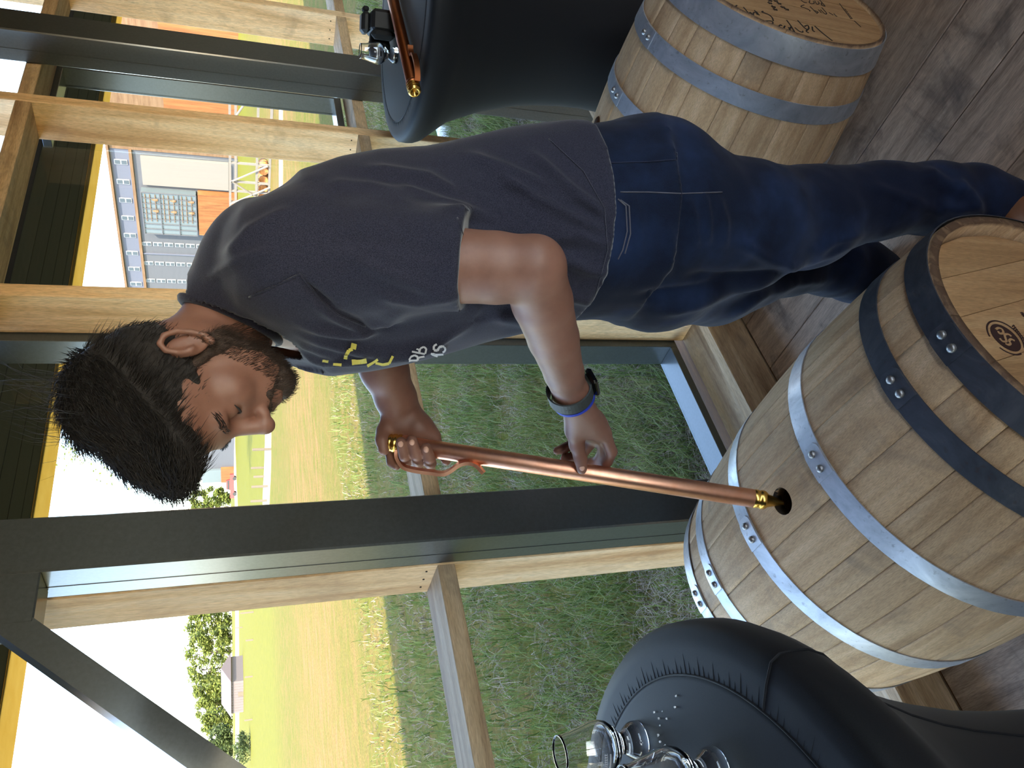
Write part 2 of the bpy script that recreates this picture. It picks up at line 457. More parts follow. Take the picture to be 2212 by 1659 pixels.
# ground sheet
xs = sorted(set([-300, -200, -120, -80, -50, -30, -20, -14] + list(range(-10, 40, 1)) + list(range(40, 120, 5)) + list(range(120, 420, 15)) + list(range(420, 900, 60))))
ys = sorted(set([-60, -30, -15, -8, -5, -3, 0] + [1.0+.5*i for i in range(60)] + list(range(31, 80, 3)) + list(range(80, 500, 12)) + list(range(500, 900, 60))))
V = []
for yy in ys:
    for xx in xs:
        z = terr(xx, yy)
        if math.hypot(xx, yy) < 60: z += .025*noise.noise(Vector((xx*.9, yy*.9, 0)))
        V.append((xx, yy, z))
nx = len(xs)
Fc = [(j*nx+i, j*nx+i+1, (j+1)*nx+i+1, (j+1)*nx+i) for j in range(len(ys)-1) for i in range(nx-1)]
def ground_mat():
    s = N('field_ground')
    co = s.co('Object')
    sep = s.n('ShaderNodeSeparateXYZ'); s.t.links.new(co, sep.inputs[0])
    c1 = s.co('Object', (.55, 2.2, 1)); big = s.noise(c1, .35, 5, .6, .3)
    c2 = s.co('Object', (1, 1, 1)); med = s.noise(c2, 2.6, 6, .7); fine = s.noise(c2, 26, 4, .7)
    grass = s.ramp(fine, (.25, C(60, 64, 18)), (.5, C(84, 84, 24)), (.75, C(104, 100, 34)))
    straw = s.ramp(fine, (.25, C(88, 64, 38)), (.5, C(118, 88, 52)), (.75, C(144, 112, 70)))
    far = s.ramp(med, (.3, C(84, 84, 24)), (.7, C(104, 98, 34)))
    # strips of cut hay lie along the wall
    yw = s.math('ADD', sep.outputs[1], s.math('MULTIPLY', big, 9.0))
    belt = s.ramp(s.math('MULTIPLY', yw, .01), (.18, (0, 0, 0)), (.22, (1, 1, 1)), (.29, (1, 1, 1)), (.38, (0, 0, 0)))
    mask = s.ramp(med, (.42, (0, 0, 0)), (.62, (1, 1, 1)))
    m1 = s.math('MULTIPLY', mask, .55)
    m2 = s.math('MAXIMUM', m1, s.math('MULTIPLY', belt, s.ramp(s.noise(c1, 1.4, 5, .7), (.40, (.15,)*3), (.62, (.95,)*3))))
    col = s.mix(m2, grass, straw)
    fm = s.ramp(s.math('MULTIPLY', sep.outputs[1], .01), (.36, (0, 0, 0)), (.48, (1, 1, 1)))
    col = s.mix(fm, col, far)
    s.p(Base_Color=col, Roughness=.95); s.b.inputs['Specular IOR Level'].default_value = .1
    s.bump(s.mix(.5, med, fine), .6, .05); return s.m
M['ground'] = ground_mat()
gr = obj('ground', V, Fc, 'ground', None, True); tag(gr, 'mown field of green grass and dry cut straw', kind='structure')
gbvh = BVHTree.FromPolygons(V, Fc)
def gz(x, y):
    h = gbvh.ray_cast(Vector((x, y, 40)), Vector((0, 0, -1))); return h[0].z if h[0] else terr(x, y)

# near grass: real blades where the photo resolves them
def blade_mat(name, cols):
    s = N(name); g_ = s.n('ShaderNodeNewGeometry')
    col = s.ramp(g_.outputs['Random Per Island'], *[(i/(len(cols)-1), c) for i, c in enumerate(cols)])
    s.p(Base_Color=col, Roughness=.7); s.b.inputs['Specular IOR Level'].default_value = .25
    tr = s.n('ShaderNodeBsdfTranslucent'); s.t.links.new(col, tr.inputs[0])
    mx = s.n('ShaderNodeMixShader'); mx.inputs[0].default_value = .3
    s.t.links.new(s.b.outputs[0], mx.inputs[1]); s.t.links.new(tr.outputs[0], mx.inputs[2]); s.t.links.new(mx.outputs[0], s.out.inputs[0])
    return s.m
M['blade'] = blade_mat('grass_blade', [C(68, 84, 40), C(90, 106, 50), C(112, 126, 66), C(100, 112, 58), C(130, 126, 84)])
M['straw'] = blade_mat('dry_straw', [C(100, 86, 70), C(134, 118, 98), C(166, 150, 126), C(122, 110, 96)])
def scatter_field(name, mat, count, hmin, hmax, wid, lay, label, green):
    pts = []
    tries = 0
    while len(pts) < count and tries < count*30:
        tries += 1
        # density falls with distance: sample the picture's own view of the ground
        k = random.uniform(.12, 2.3); Yd = 1.0/ (random.uniform(1/14.0, 1/1.98))
        if Yd < 1.98: continue
        xx = k*Yd
        if xx > 14: continue
        m = noise.noise(Vector((xx*.9, yy_(Yd)*1.5, 3.3))) + .6*noise.noise(Vector((xx*3.1, Yd*3.7, 7.7)))
        if green and m < -.18 and random.random() < .8: continue
        if not green and m > .12 and random.random() < .85: continue
        pts.append((xx, Yd, m))
    n = len(pts); P = np.array([(a, b, gz(a, b)) for a, b, _ in pts])
    ang = rng.uniform(0, 2*PI, n); hh = rng.uniform(hmin, hmax, n)*(1+.5*np.clip([p[2] for p in pts], -.5, 1)); ln = rng.uniform(lay*.4, lay, n)*hh
    dx, dy = np.cos(ang), np.sin(ang); w_ = wid*(.6+.8*rng.random(n))*np.clip(P[:, 1]/5.0, .8, 2.2)
    px_, py_ = -dy*w_, dx*w_
    V = np.empty((n, 5, 3))
    V[:, 0] = P + np.c_[px_, py_, 0*w_-.01]; V[:, 1] = P - np.c_[px_, py_, 0*w_+.01]
    mid = P + np.c_[dx*ln*.35, dy*ln*.35, hh*.62]
    V[:, 2] = mid - np.c_[px_, py_, 0*w_]*.75; V[:, 3] = mid + np.c_[px_, py_, 0*w_]*.75
    V[:, 4] = P + np.c_[dx*ln, dy*ln, hh*(.95 if lay < 1.2 else .8)]
    b = np.arange(n)[:, None]*5
    Fq = np.concatenate([b+np.array([[0, 1, 2, 3]])], 1); Ft = b+np.array([[3, 2, 4]])
    o = bpy.data.objects.new(name, mesh(name, V.reshape(-1, 3).tolist(), Fq.tolist()+Ft.tolist(), mat)); link(o)
    return tag(o, label, 'grass', kind='stuff')
def yy_(v): return v
scatter_field('grass', 'blade', 60000, .06, .20, .0036, .9, 'green grass blades growing close outside the open wall', True)
scatter_field('dry_straw', 'straw', 80000, .02, .12, .0028, 2.6, 'dry pale cut straw lying among the green grass outside', False)

# small things lying outside by the wall
p = onz(968, 268, GZ); 
e = empty('drain_elbow', (p.x, p.y, gz(p.x, p.y))); tag(e, 'white plastic drain elbow lying on dry grass behind the right table', 'drain')
zz = gz(p.x, p.y)
V, Fc = box_geo((p.x-.16, p.y-.07, zz), (p.x+.08, p.y+.07, zz+.13), .012); obj('spout', V, Fc, 'white', e)
V, Fc = box_geo((0, -.07, 0), (.17, .07, .13), .012)
V = xf(V, Matrix.Translation((p.x+.06, p.y, zz+.02)) @ Matrix.Rotation(-.9, 4, 'Y')); obj('elbow', V, Fc, 'white', e)

# gravel tracks and white farm road
s = N('gravel'); n_ = s.noise(s.co('Object'), 6, 5, .7); s.p(Base_Color=s.ramp(n_, (.3, C(150, 142, 128)), (.7, C(176, 168, 154))), Roughness=.95); M['gravel'] = s.m
def strip(name, pixs, label, lift=.03):
    V = []; Fc = []
    for (xa, ya, xb, yb) in pixs:
        A, B = onground(xa, ya), onground(xb, yb)
        V += [(A.x, A.y, A.z+lift), (B.x, B.y, B.z+lift)]
    n = len(pixs)
    V += [(a[0], a[1], a[2]-.35) for a in V]
    for i in range(n-1):
        a = 2*i; b = 2*n+2*i
        Fc += [(a, a+1, a+3, a+2), (a, a+2, b+2, b), (a+1, b+1, b+3, a+3)]
    Fc += [(0, 2*n, 2*n+1, 1), (2*n-2, 2*n-1, 4*n-1, 4*n-2)]
    o = obj(name, V, Fc, 'gravel'); return tag(o, label, kind='structure')
strip('track', [(574, 930, 586, 930), (572, 1000, 586, 1000), (569, 1060, 583, 1060), (566, 1160, 580, 1160)], 'pale gravel track crossing the field')
strip('track', [(604, 120, 611, 120), (604, 300, 611, 300), (604, 420, 611, 420), (602, 600, 609, 600)], 'narrow pale path in front of the barrel run')
strip('road', [(499.5, 300, 503.5, 300), (503, 960, 508, 960), (507.5, 1090, 513.5, 1090), (508.5, 1350, 516, 1350), (509, 1800, 517, 1800)], 'white farm road below the distant trees')

# fence posts
def fence_post(xb, y, xt, label):
    P = onground(xb, y); d_ = (P-EYE).dot(CF); h = (xb-xt)/FPX*d_*.97
    g = G(); r = .06
    V, Fc = box_geo((P.x-r, P.y-r, P.z-.2), (P.x+r, P.y+r, P.z+h), .012)
    o = obj('fence_post', V, Fc, 'old_post', None, False, True, (P.x, P.y, P.z)); return tag(o, label, 'post', 'wooden posts along the farm track')
M['old_post'] = plain('weathered_post', C(96, 84, 70), .9)
for q in ((586, 970, 546, ), (570, 1010, 543), (572, 1029, 548), (580, 1050, 544), (578, 1081, 542),
          (548, 1322, 520), (524, 1355, 508), (547, 1382, 531), (546, 1461, 529), (545, 1554, 528)):
    fence_post(q[0], q[1], q[2], 'short weathered wooden post standing along the farm track')

# grey shed
P = onground(526, 1505); e = empty('field_shed', P); tag(e, 'small grey shed with a pale wall at the far edge of the field', 'shed')
A = onground(526, 1470); B = onground(526, 1538); dd = (B-A).normalized(); nn = Vector((dd.y, -dd.x, 0)); 
if nn.dot(P) < 0: nn = -nn
dist = (P-EYE).dot(CF); Hs = (526-494)/FPX*dist; z0 = P.z-.4
def quadbox(A, B, n, dep, za, zb, ex=0):
    a = A-dd*0; V = []
    for z in (za, zb):
        for q in (A-n*ex, B-n*ex, B+n*(dep+ex), A+n*(dep+ex)): V.append((q.x, q.y, z))
    return V, [(0, 3, 2, 1), (4, 5, 6, 7), (0, 1, 5, 4), (1, 2, 6, 5), (2, 3, 7, 6), (3, 0, 4, 7)]
M['shed_wall'] = plain('shed_wall', C(92, 84, 82), .8); M['shed_roof'] = plain('shed_roof', C(92, 82, 82), .7)
V, Fc = quadbox(A, B, nn, 5, z0, z0+Hs); wobj = obj('wall', V, Fc, 'shed_wall', e)
g = G()
for j in range(1, 12):
    q = A+(B-A)*(j/12); g.add(*box_geo((q.x-.06, q.y-.06, z0), (q.x+.06, q.y+.06, z0+Hs), 0))
g.obj('batten', 'shed_wall', wobj)
ov = dd*.4
ra, rb = A-ov-nn*.4, B+ov-nn*.4; rc, rd = B+ov+nn*5.4, A-ov+nn*5.4; mid1, mid2 = (ra+rd)/2, (rb+rc)/2
zt = z0+Hs-.05; zr = zt+1.3
V = [(ra.x, ra.y, zt), (rb.x, rb.y, zt), (rc.x, rc.y, zt), (rd.x, rd.y, zt), (mid1.x, mid1.y, zr), (mid2.x, mid2.y, zr)]
obj('roof', V, [(0, 1, 5, 4), (2, 3, 4, 5), (0, 4, 3), (1, 2, 5), (0, 3, 2, 1)], 'shed_roof', e)
q = A+(B-A)*.4; V, Fc = box_geo((q.x-.35, q.y-.25, z0), (q.x+.35, q.y+.1, z0+1.1)); obj('door', V, Fc, 'old_post', e)

# small red pickup on the road
P = onground(511, 1049); e = empty('pickup_truck', P); tag(e, 'small red pickup parked on the white road by the trees', 'truck')
t_ = Vector((CR.x, CR.y, 0)).normalized(); b_ = Vector((-t_.y, t_.x, 0))
def obox(c, l, wd, za, zb, nm, mat, par, tap=1.0):
    V = []
    for z, k_ in ((za, 1), (zb, tap)):
        for sx, sy in ((-1, -1), (1, -1), (1, 1), (-1, 1)):
            q = c+t_*(sx*l/2*k_)+b_*(sy*wd/2); V.append((q.x, q.y, z))
    return obj(nm, V, [(0, 3, 2, 1), (4, 5, 6, 7), (0, 1, 5, 4), (1, 2, 6, 5), (2, 3, 7, 6), (3, 0, 4, 7)], mat, par)
obox(P, 4.6, 1.9, P.z+.45, P.z+1.2, 'body', 'red', e); obox(P+t_*.3, 2.0, 1.7, P.z+1.2, P.z+1.9, 'cab', 'red', e, .8)
obox(P+t_*.3, 1.9, 1.74, P.z+1.3, P.z+1.7, 'side_window', 'black', e, .85)
for sx in (-1.5, 1.5):
    for sy in (-.9, .9):
        q = P+t_*sx+b_*sy; V, Fc = tube_geo([(q.x, q.y, P.z+.38)-b_*.1 if False else Vector((q.x, q.y, P.z+.38))-b_*.1, Vector((q.x, q.y, P.z+.38))+b_*.1], .38, 12); obj('wheel', V, Fc, 'black', e)

# trees
M['leaf'] = blade_mat('tree_leaf', [C(64, 78, 24), C(84, 94, 34), C(104, 108, 46), C(74, 84, 36)])
M['leaf2'] = blade_mat('tree_leaf_dark', [C(46, 60, 26), C(60, 72, 34), C(76, 84, 44)])
M['bark'] = plain('bark', C(92, 80, 68), .95)
def tree(name, P, H, Rw, mat, label, group, dens=900, leaf=.28, bare=.35, base=.25):
    e = empty(name, P); tag(e, label, 'tree', group)
    g = G(); g.tube([P-Vector((0, 0, .4)), P+Vector((.1, 0, H*.35)), P+Vector((0, .15, H*.8))], [H*.022, H*.016, H*.004], 7)
    tips = []
    for k in range(9):
        a = random.uniform(0, 2*PI); z = H*random.uniform(.28, .65); r = Rw*random.uniform(.5, .9)
        q0 = P+Vector((0, 0, z)); q1 = P+Vector((math.cos(a)*r, math.sin(a)*r, z+H*random.uniform(.12, .28))); tips.append(q1)
        g.tube([q0, (q0+q1)/2+Vector((0, 0, .2)), q1], [H*.010, H*.006, H*.002], 5)
    g.obj('trunk', 'bark', e)
    V = []; Fc = []
    cl = []
    for k in range(60):
        u = random.uniform(0, 2*PI); zz = random.uniform(base, .96); rr = Rw*math.sqrt(max(.05, 1-((zz-.55)/.5)**2))*math.sqrt(random.random())
        cl.append((P+Vector((math.cos(u)*rr, math.sin(u)*rr, zz*H)), Rw*random.uniform(.22, .42)))
    for k in range(dens):
        c, r = random.choice(cl); v = Vector((random.gauss(0, 1), random.gauss(0, 1), random.gauss(0, .8)))
        c = c+v.normalized()*r*random.random()**.45
        a = Vector((random.gauss(0, 1), random.gauss(0, 1), random.gauss(0, 1))).normalized(); b = a.orthogonal().normalized(); l = leaf*random.uniform(.6, 1.3)
        n = len(V); V += [c-a*l, c+b*l*.5, c+a*l, c-b*l*.5]; Fc.append((n, n+1, n+2, n+3))
    obj('foliage', V, Fc, mat, e)
    return e
def tree_px(y, xb, xt, wpx, mat, label, far=0, **k):
    P = onground(xb, y); P = EYE+(P-EYE)*(1+far); P.z = gz(P.x, P.y)-.3
    d_ = (P-EYE).dot(CF); H = (xb-xt)/FPX*d_*1.02; Rw = wpx/FPX*d_
    return tree('tree', P, H, Rw, mat, label, 'trees beyond the far road', leaf=d_*.0021, **k)
for (y, xt, wp, mat, de, lb) in ((1662, 452, 34, 'leaf2', 700, 0), (1625, 470, 26, 'leaf2', 600, 0), (1590, 455, 26, 'leaf2', 700, 0), (1555, 440, 26, 'leaf', 800, 1), (1515, 430, 28, 'leaf', 900, 1), (1478, 425, 24, 'leaf', 900, 1), (1440, 412, 30, 'leaf', 500, 2),
                             (1405, 408, 26, 'leaf', 450, 2), (1375, 412, 26, 'leaf', 1000, 1), (1340, 410, 30, 'leaf', 1000, 1), (1300, 415, 26, 'leaf', 900, 1), (1220, 420, 30, 'leaf', 800, 1), (1160, 418, 30, 'leaf', 900, 1), (1110, 415, 26, 'leaf', 900, 1), (1075, 418, 24, 'leaf', 1000, 1)):
    ti_ = globals().get('ti_', 0)+1
    tree_px(y, 502 if y > 1200 else 497, xt, wp, mat, ['low dark tree in the hedge at the left end of the far road', 'bright spring green tree standing beyond the white farm road', 'thinly leaved tree with bare branches showing beyond the road'][lb], far=(0, .45, .95)[ti_ % 3], dens=int(de*3.6), base=.06)
P = onground(541, 1612)
tree('bush', P, (541-510)/FPX*(P-EYE).dot(CF), 30/FPX*(P-EYE).dot(CF), 'leaf2', 'rounded green bush standing alone in the field', None, dens=900, leaf=.16, base=.1)
P = px(200, 915, 62); P.z = GZ
tree('tall_tree', P, 1.6+(500-110)/FPX*62-GZ-1.0, 4.4, 'leaf', 'tall tree whose leafy twigs show behind the man\'s hair', None, dens=2600, leaf=.16, base=.55)

# ---------------- distillery building (its long front runs away from us)
FX = 106.0
bd = empty('warehouse_building', (FX, 110, terr(FX, 100))); tag(bd, 'long grey warehouse with columns of small windows and a glazed bay', 'building')
M['bgrey'] = plain('grey_siding', C(74, 74, 78), .7, 0, .04); M['bgrey2'] = plain('grey_upper_siding', C(80, 82, 94), .7, 0, .04)
M['btan'] = wood('tan_siding', C(124, 98, 74), C(112, 86, 62), C(96, 70, 48), grain=(.3, .3, 3), var=.05, scale=1.0)
M['bwood'] = wood('orange_cedar', C(146, 96, 56), C(132, 82, 44), C(106, 64, 34), grain=(.3, 3, .2), var=.05, scale=1.0)
M['bwhite'] = plain('white_render', C(112, 105, 98), .8, 0, .03); M['bglass'] = plain('dark_window', C(54, 60, 66), .25)
M['btrim'] = plain('white_window_frame', C(134, 134, 136), .6); M['bglass2'] = plain('bay_glass', C(84, 92, 96), .25)
def fx(x, y): q = onx(x, y, FX); return q.y, q.z
yR = fx(400, -60)[0]; yL = fx(450, 1037)[0]; yT = fx(400, 332)[0]
zE = 14.9; zT = 17.6; zb = -1.0
def fbox(nm, y0, y1, z0, z1, out, dep, mat, par=bd):
    y0, y1 = min(y0, y1), max(y0, y1); z0, z1 = min(z0, z1), max(z0, z1)
    return box(nm, (FX-out, y0, z0), (FX-out+dep, y1, z1), mat, par)
fbox('main_wall', yT, yL, zb, zE, 0, 20, 'bgrey'); fbox('upper_wall', yT, yL, zE, zT, 0, 20, 'bgrey2')
fbox('end_wall', yR, yT, zb, zT+.3, .15, 20, 'btan')
fbox('eave_trim', yT, yL, zE-.25, zE+.15, .35, .4, 'btan'); fbox('roof_edge', yR, yL, zT, zT+.35, .5, 21, 'btan')
a, b = fx(350, 240)[0], fx(350, 120)[0]
fbox('cedar_panel', a, fx(400, -40)[0], zb, fx(352, 200)[1], .35, .2, 'bwood')
def prect(nm, x0, y0, x1, y1, out, dep, mat, par=bd):
    a = fx(x0, y0); b = fx(x1, y1); return fbox(nm, a[0], b[0], a[1], b[1], out, dep, mat, par)
prect('white_panel', 303, 335, 494, 408, .5, .5, 'bwhite')
by0, bz1 = fx(305, 404); by1, bz0 = fx(427, 499)
prect('cedar_base', 427, 410, 512, 502, 1.2, 1.2, 'bwood')
gb = fbox('glazed_bay', by0, by1, bz0, bz1, 1.2, 1.2, 'bglass2')
g = G()
for i in range(4):
    z = bz0+(bz1-bz0)*i/3; g.box((FX-1.35, by0, z-.07), (FX-1.15, by1, z+.07))
for i in range(9):
    yy = by0+(by1-by0)*i/8; g.box((FX-1.33, yy-.05, bz0), (FX-1.17, yy+.05, bz1))
g.obj('mullion', 'bgrey', gb)
# stills and lit gallery rails showing behind the bay glass
for i in range(3):
    zc = bz0+(bz1-bz0)*(i+.45)/3
    for dz in (-.5, .25, .9): box('gallery_rail', (FX-1.32, by0+.3, zc+dz-.05), (FX-1.22, by0+(by1-by0)*.68, zc+dz+.05), 'btan', bd)
    for j in range(2):
        V, Fc = lathe_geo([(.0, 0), (.22, .05), (.27, .35), (.18, .6), (.07, .9), (0, .95)], 10); V = xf(V, Matrix.Translation((FX-1.25, by0+(by1-by0)*(.16+.27*j), zc-.9)))
        obj('still', V, Fc, 'btan', bd)
M_win = None
def bwin(yc, zc, wy, hz, pair=True):
    f = fbox('window', yc-wy/2, yc+wy/2, zc-hz/2, zc+hz/2, .12, .15, 'btrim')
    g = G(); t = .10
    for s0, s1 in ((-.5, 0), (0, .5)):
        g.box((FX-.16, yc-wy/2+t, zc+s0*hz+t), (FX-.1, yc+wy/2-t, zc+s1*hz-t))
    g.obj('pane', 'bglass', f)
for cy in (612, 765, 908, 1045, 1180, 1317, 1440, 1557):
    yy, zz = fx(180+316/3.607, 180+cy/3.607); bwin(yy, 16.25, .82, 1.75)
for j, cy in enumerate((1262, 1410, 1543)):
    yy, _ = fx(400, 180+cy/3.607)
    for i in range(9): bwin(yy, 13.95-i*1.62, .72, 1.38)
step = 11.3
yy0 = fx(400, 180+1543/3.607)[0]
for j in range(1, 5):
    for i in range(9): bwin(yy0+j*10.4, 13.95-i*1.62, .72, 1.38)
    bwin(yy0+j*10.4-3, 16.25, .82, 1.75); bwin(yy0+j*10.4+4, 16.25, .82, 1.75)
fbox('end_bay_glass', yL-4.5, yL+.4, 3.6, 7.6, .5, 1, 'bglass2'); fbox('end_bay_wood', yL-5, yL+.5, zb, 3.6, .6, 1, 'bwood')
fbox('downpipe', fx(400, 180+1335/3.607)[0]-.1, fx(400, 180+1335/3.607)[0]+.1, zb, zE, .2, .2, 'bgrey2')

# ---------------- barrel run: rail on trestles with barrels
br = empty('barrel_run', onz(540, 380, GZ)); tag(br, 'long grey trestle rail carrying barrels in front of the warehouse', 'rail')
XR = onz(583, 400, GZ).x
M['brace'] = plain('weathered_grey_timber', C(112, 104, 96), .85)
ya_, yb_ = onx(540, 140, XR).y, onx(540, 520, XR).y
zt_ = onx(497, 400, XR).z; zl = onx(553, 400, XR).z; zl2 = onx(580, 400, XR).z
for z, nm in ((zt_, 'top_rail'), (zt_-.28, 'upper_rail'), (zl, 'barrel_rail'), (zl2, 'ground_rail')):
    box(nm, (XR-.66, ya_, z-.06), (XR-.54, yb_+6, z+.06), 'brace', br)
for i, yp in enumerate((200, 262, 340, 380, 400, 424, 450, 478, 510, 545)):
    q = onx(540, yp, XR).y
    box('post', (XR-.65, q-.05, GZ-.1), (XR-.55, q+.05, zt_), 'brace', br)
for (xa, ya, xb, yb) in ((500, 248, 540, 190), (498, 376, 578, 342), (497, 424, 584, 388), (499, 374, 584, 428), (496, 472, 560, 440), (498, 250, 580, 300)):
    a, b = onx(xa, ya, XR), onx(xb, yb, XR); b.z = max(b.z, GZ); V, Fc = tube_geo([a-Vector((.7, 0, 0)), b-Vector((.7, 0, 0))], .055, 6); obj('diagonal_strut', V, Fc, 'brace', br)
for dx_ in (-.22, .30): box('carrying_rail', (XR+dx_-.05, ya_, GZ-.1), (XR+dx_+.05, yb_+6, zl2+.02), 'brace', br)
for k_ in range(7): box('cross_tie', (XR-.64, ya_+1.2+2.2*k_, zl2-.12), (XR+.34, ya_+1.32+2.2*k_, zl2-.02), 'brace', br)

# ================================================================== BARRELS
RB, RH, L2 = .3216, .2787, .449
def prof(t): return RH+(RB-RH)*(1-(t/L2)**2)
def barrel(name, loc, yaw, label, hoops, bung_ang, hole, board_ang, nst=27, seed=1, mats=('oak', 'oak_head'), group=None, detail=True, rec=.030, end=.0125):
    rd = random.Random(seed)
    e = empty(name, loc, (0, 0, yaw-PI/2)); tag(e, label, 'barrel', group)
    def P(t, a, r): return Vector((r*math.sin(a), t, r*math.cos(a)))
    # stave widths
    ws = [rd.uniform(.7, 1.35) for _ in range(nst)]; ws[0] = 1.55
    tot = sum(ws); ws = [q*2*PI/tot for q in ws]
    a0 = bung_ang-ws[0]/2
    NT = 15
    for i, wv in enumerate(ws):
        ts = [-L2+2*L2*j/(NT-1) for j in range(NT)]; na = 6; US = (0, .045, .35, .65, .955, 1)
        hole_here = (i == 0)
        if hole_here: ts = [-L2+2*L2*j/60 for j in range(61)]; na = 13; US = [j/12 for j in range(13)]
        V = []; Fc = []; off = rd.uniform(-.0007, .0007)
        for t in ts:
            for j in range(na):
                a = a0+.0012+(wv-.0024)*US[j]
                edge = .0009 if j in (0, na-1) else 0
                ch = .004*max(0, (abs(t)-(L2-.010))/.010)
                V.append(P(t, a, prof(t)+off-edge-ch))
        nO = len(V)
        for t in ts:
            for j in range(na):
                a = a0+.0012+(wv-.0024)*US[j]; V.append(P(t, a, prof(t)-(.023 if abs(t) < L2-.05 else end+(.023-end)*(L2-abs(t))/.05)))
        def q(k, j): return k*na+j
        skip = set()
        hc = P(0, bung_ang, RB)
        if hole_here and hole:
            # leave out a square of cells round the hole; a ring of faces joins it to the round edge below
            for k in range(len(ts)-1):
                for j in range(na-1):
                    if abs((ts[k]+ts[k+1])/2) < .038 and 2 <= j <= na-4: skip.add((k, j))
        for k in range(len(ts)-1):
            for j in range(na-1):
                if (k, j) in skip: continue
                Fc.append((q(k, j), q(k, j+1), q(k+1, j+1), q(k+1, j)))
                Fc.append((nO+q(k, j), nO+q(k+1, j), nO+q(k+1, j+1), nO+q(k, j+1)))
            Fc.append((q(k, 0), q(k+1, 0), nO+q(k+1, 0), nO+q(k, 0)))
            Fc.append((q(k, na-1), nO+q(k, na-1), nO+q(k+1, na-1), q(k+1, na-1)))
        for k in (0, len(ts)-1):
            for j in range(na-1):
                f = (q(k, j), nO+q(k, j), nO+q(k, j+1), q(k, j+1)); Fc.append(f if k == 0 else f[::-1])
        if skip:  # hole wall
            from collections import Counter
            cnt = Counter()
            for (k, j) in skip:
                for ed in ((q(k, j), q(k, j+1)), (q(k, j+1), q(k+1, j+1)), (q(k+1, j+1), q(k+1, j)), (q(k+1, j), q(k, j))): cnt[tuple(sorted(ed))] += 1
            rimv = {}; hr = .0255
            def rimof(i_):
                if i_ not in rimv:
                    v = V[i_]; dt = v.y; da = v.x*math.cos(bung_ang)-v.z*math.sin(bung_ang); rr = math.hypot(dt, da); dt *= hr/rr; da *= hr/rr; aa = bung_ang+math.asin(da/RB)
                    V.append(P(dt, aa, prof(dt)+off)); V.append(P(dt, aa, prof(dt)+off-.0005)); V.append(P(dt, aa, prof(dt)-.023)); rimv[i_] = len(V)-3
                return rimv[i_]
            for (a_, b_), c_ in list(cnt.items()):
                if c_ == 1:
                    ra_, rb_ = rimof(a_), rimof(b_)
                    Fc.append((a_, b_, rb_, ra_)); Fc.append((ra_+1, rb_+1, rb_+2, ra_+2)); Fc.append((nO+a_, nO+b_, rb_+2, ra_+2))
        o = obj('stave', V, Fc, mats[0], e, True, False)
        if i == 0:
            bm = bmesh.new(); bm.from_mesh(o.data); bmesh.ops.recalc_face_normals(bm, faces=bm.faces[:]); bm.to_mesh(o.data); bm.free()
        if i == 0 and hole:
            Vr, Fr = lathe_geo([(.0254, -.022), (.0254, -.0012), (.0250, -.0012), (.0246, -.022)], 32)
            mt = Matrix.Rotation(bung_ang, 4, 'Y') @ Matrix.Translation((0, 0, RB))
            obj('bung_hole_wall', xf(Vr, mt), Fr, 'char', o, True, False)
        elif i == 0:
            Vr, Fr = lathe_geo([(0, .004), (.022, .004), (.025, .001), (.025, -.02), (0, -.02)], 20)
            mt = Matrix.Rotation(bung_ang, 4, 'Y') @ Matrix.Translation((0, 0, RB-.001))
            obj('bung', xf(Vr, mt), Fr, 'bung_wood', o, True, False)
        a0 += wv
    # hoops
    for (t, wd, mat, rpix, rang) in hoops:
        nseg = 72; V = []; Fc = []
        rows = ((t-wd/2, .0003), (t-wd/2, .0026), (t-wd/2, .0026), (t, .0027), (t+wd/2, .0026), (t+wd/2, .0026), (t+wd/2, .0003))
        for k in range(nseg):
            a = 2*PI*k/nseg
            for (tt, rr) in rows: V.append(P(tt, a, prof(tt)+rr))
        for k in range(nseg):
            a_ = k*7; b_ = ((k+1) % nseg)*7
            for j in (0, 2, 3, 5): Fc.append((a_+j, b_+j, b_+j+1, a_+j+1))
        h = obj('hoop', V, Fc, mat, e, True, False)
        # lapped end and two rivets
        ra = rang; V = []; Fc = []
        for k in range(9):
            a = ra-.10+.20*k/8; hw = wd/2*(.99 if k < 7 else (.9 if k == 7 else .55))
            for tt in (t-hw, t+hw): V.append(P(tt, a, prof(tt)+.0046))
        n = len(V); V += [P(v.y, math.atan2(v.x, v.z), prof(v.y)+.0020) for v in V]
        for k in range(8):
            Fc += [(2*k, 2*k+2, 2*k+3, 2*k+1), (2*k, n+2*k, n+2*k+2, 2*k+2), (2*k+1, 2*k+3, n+2*k+3, n+2*k+1)]
        Fc += [(0, 1, n+1, n), (16, n+16, n+17, 17)]
        obj('hoop_lap', V, Fc, mat, h, False, False)
        if detail:
            for da in (-.045, .045):
                V, Fc = lathe_geo([(0, .0062), (.004, .0058), (.0068, .0035), (.0072, 0), (.0072, -.003)], 12)
                pr_ = prof(t)+.0045
                mt = Matrix.Rotation(ra+da, 4, 'Y') @ Matrix.Translation((0, t, pr_))
                obj('rivet', xf(V, mt), Fc, 'rivet', h, True, False)
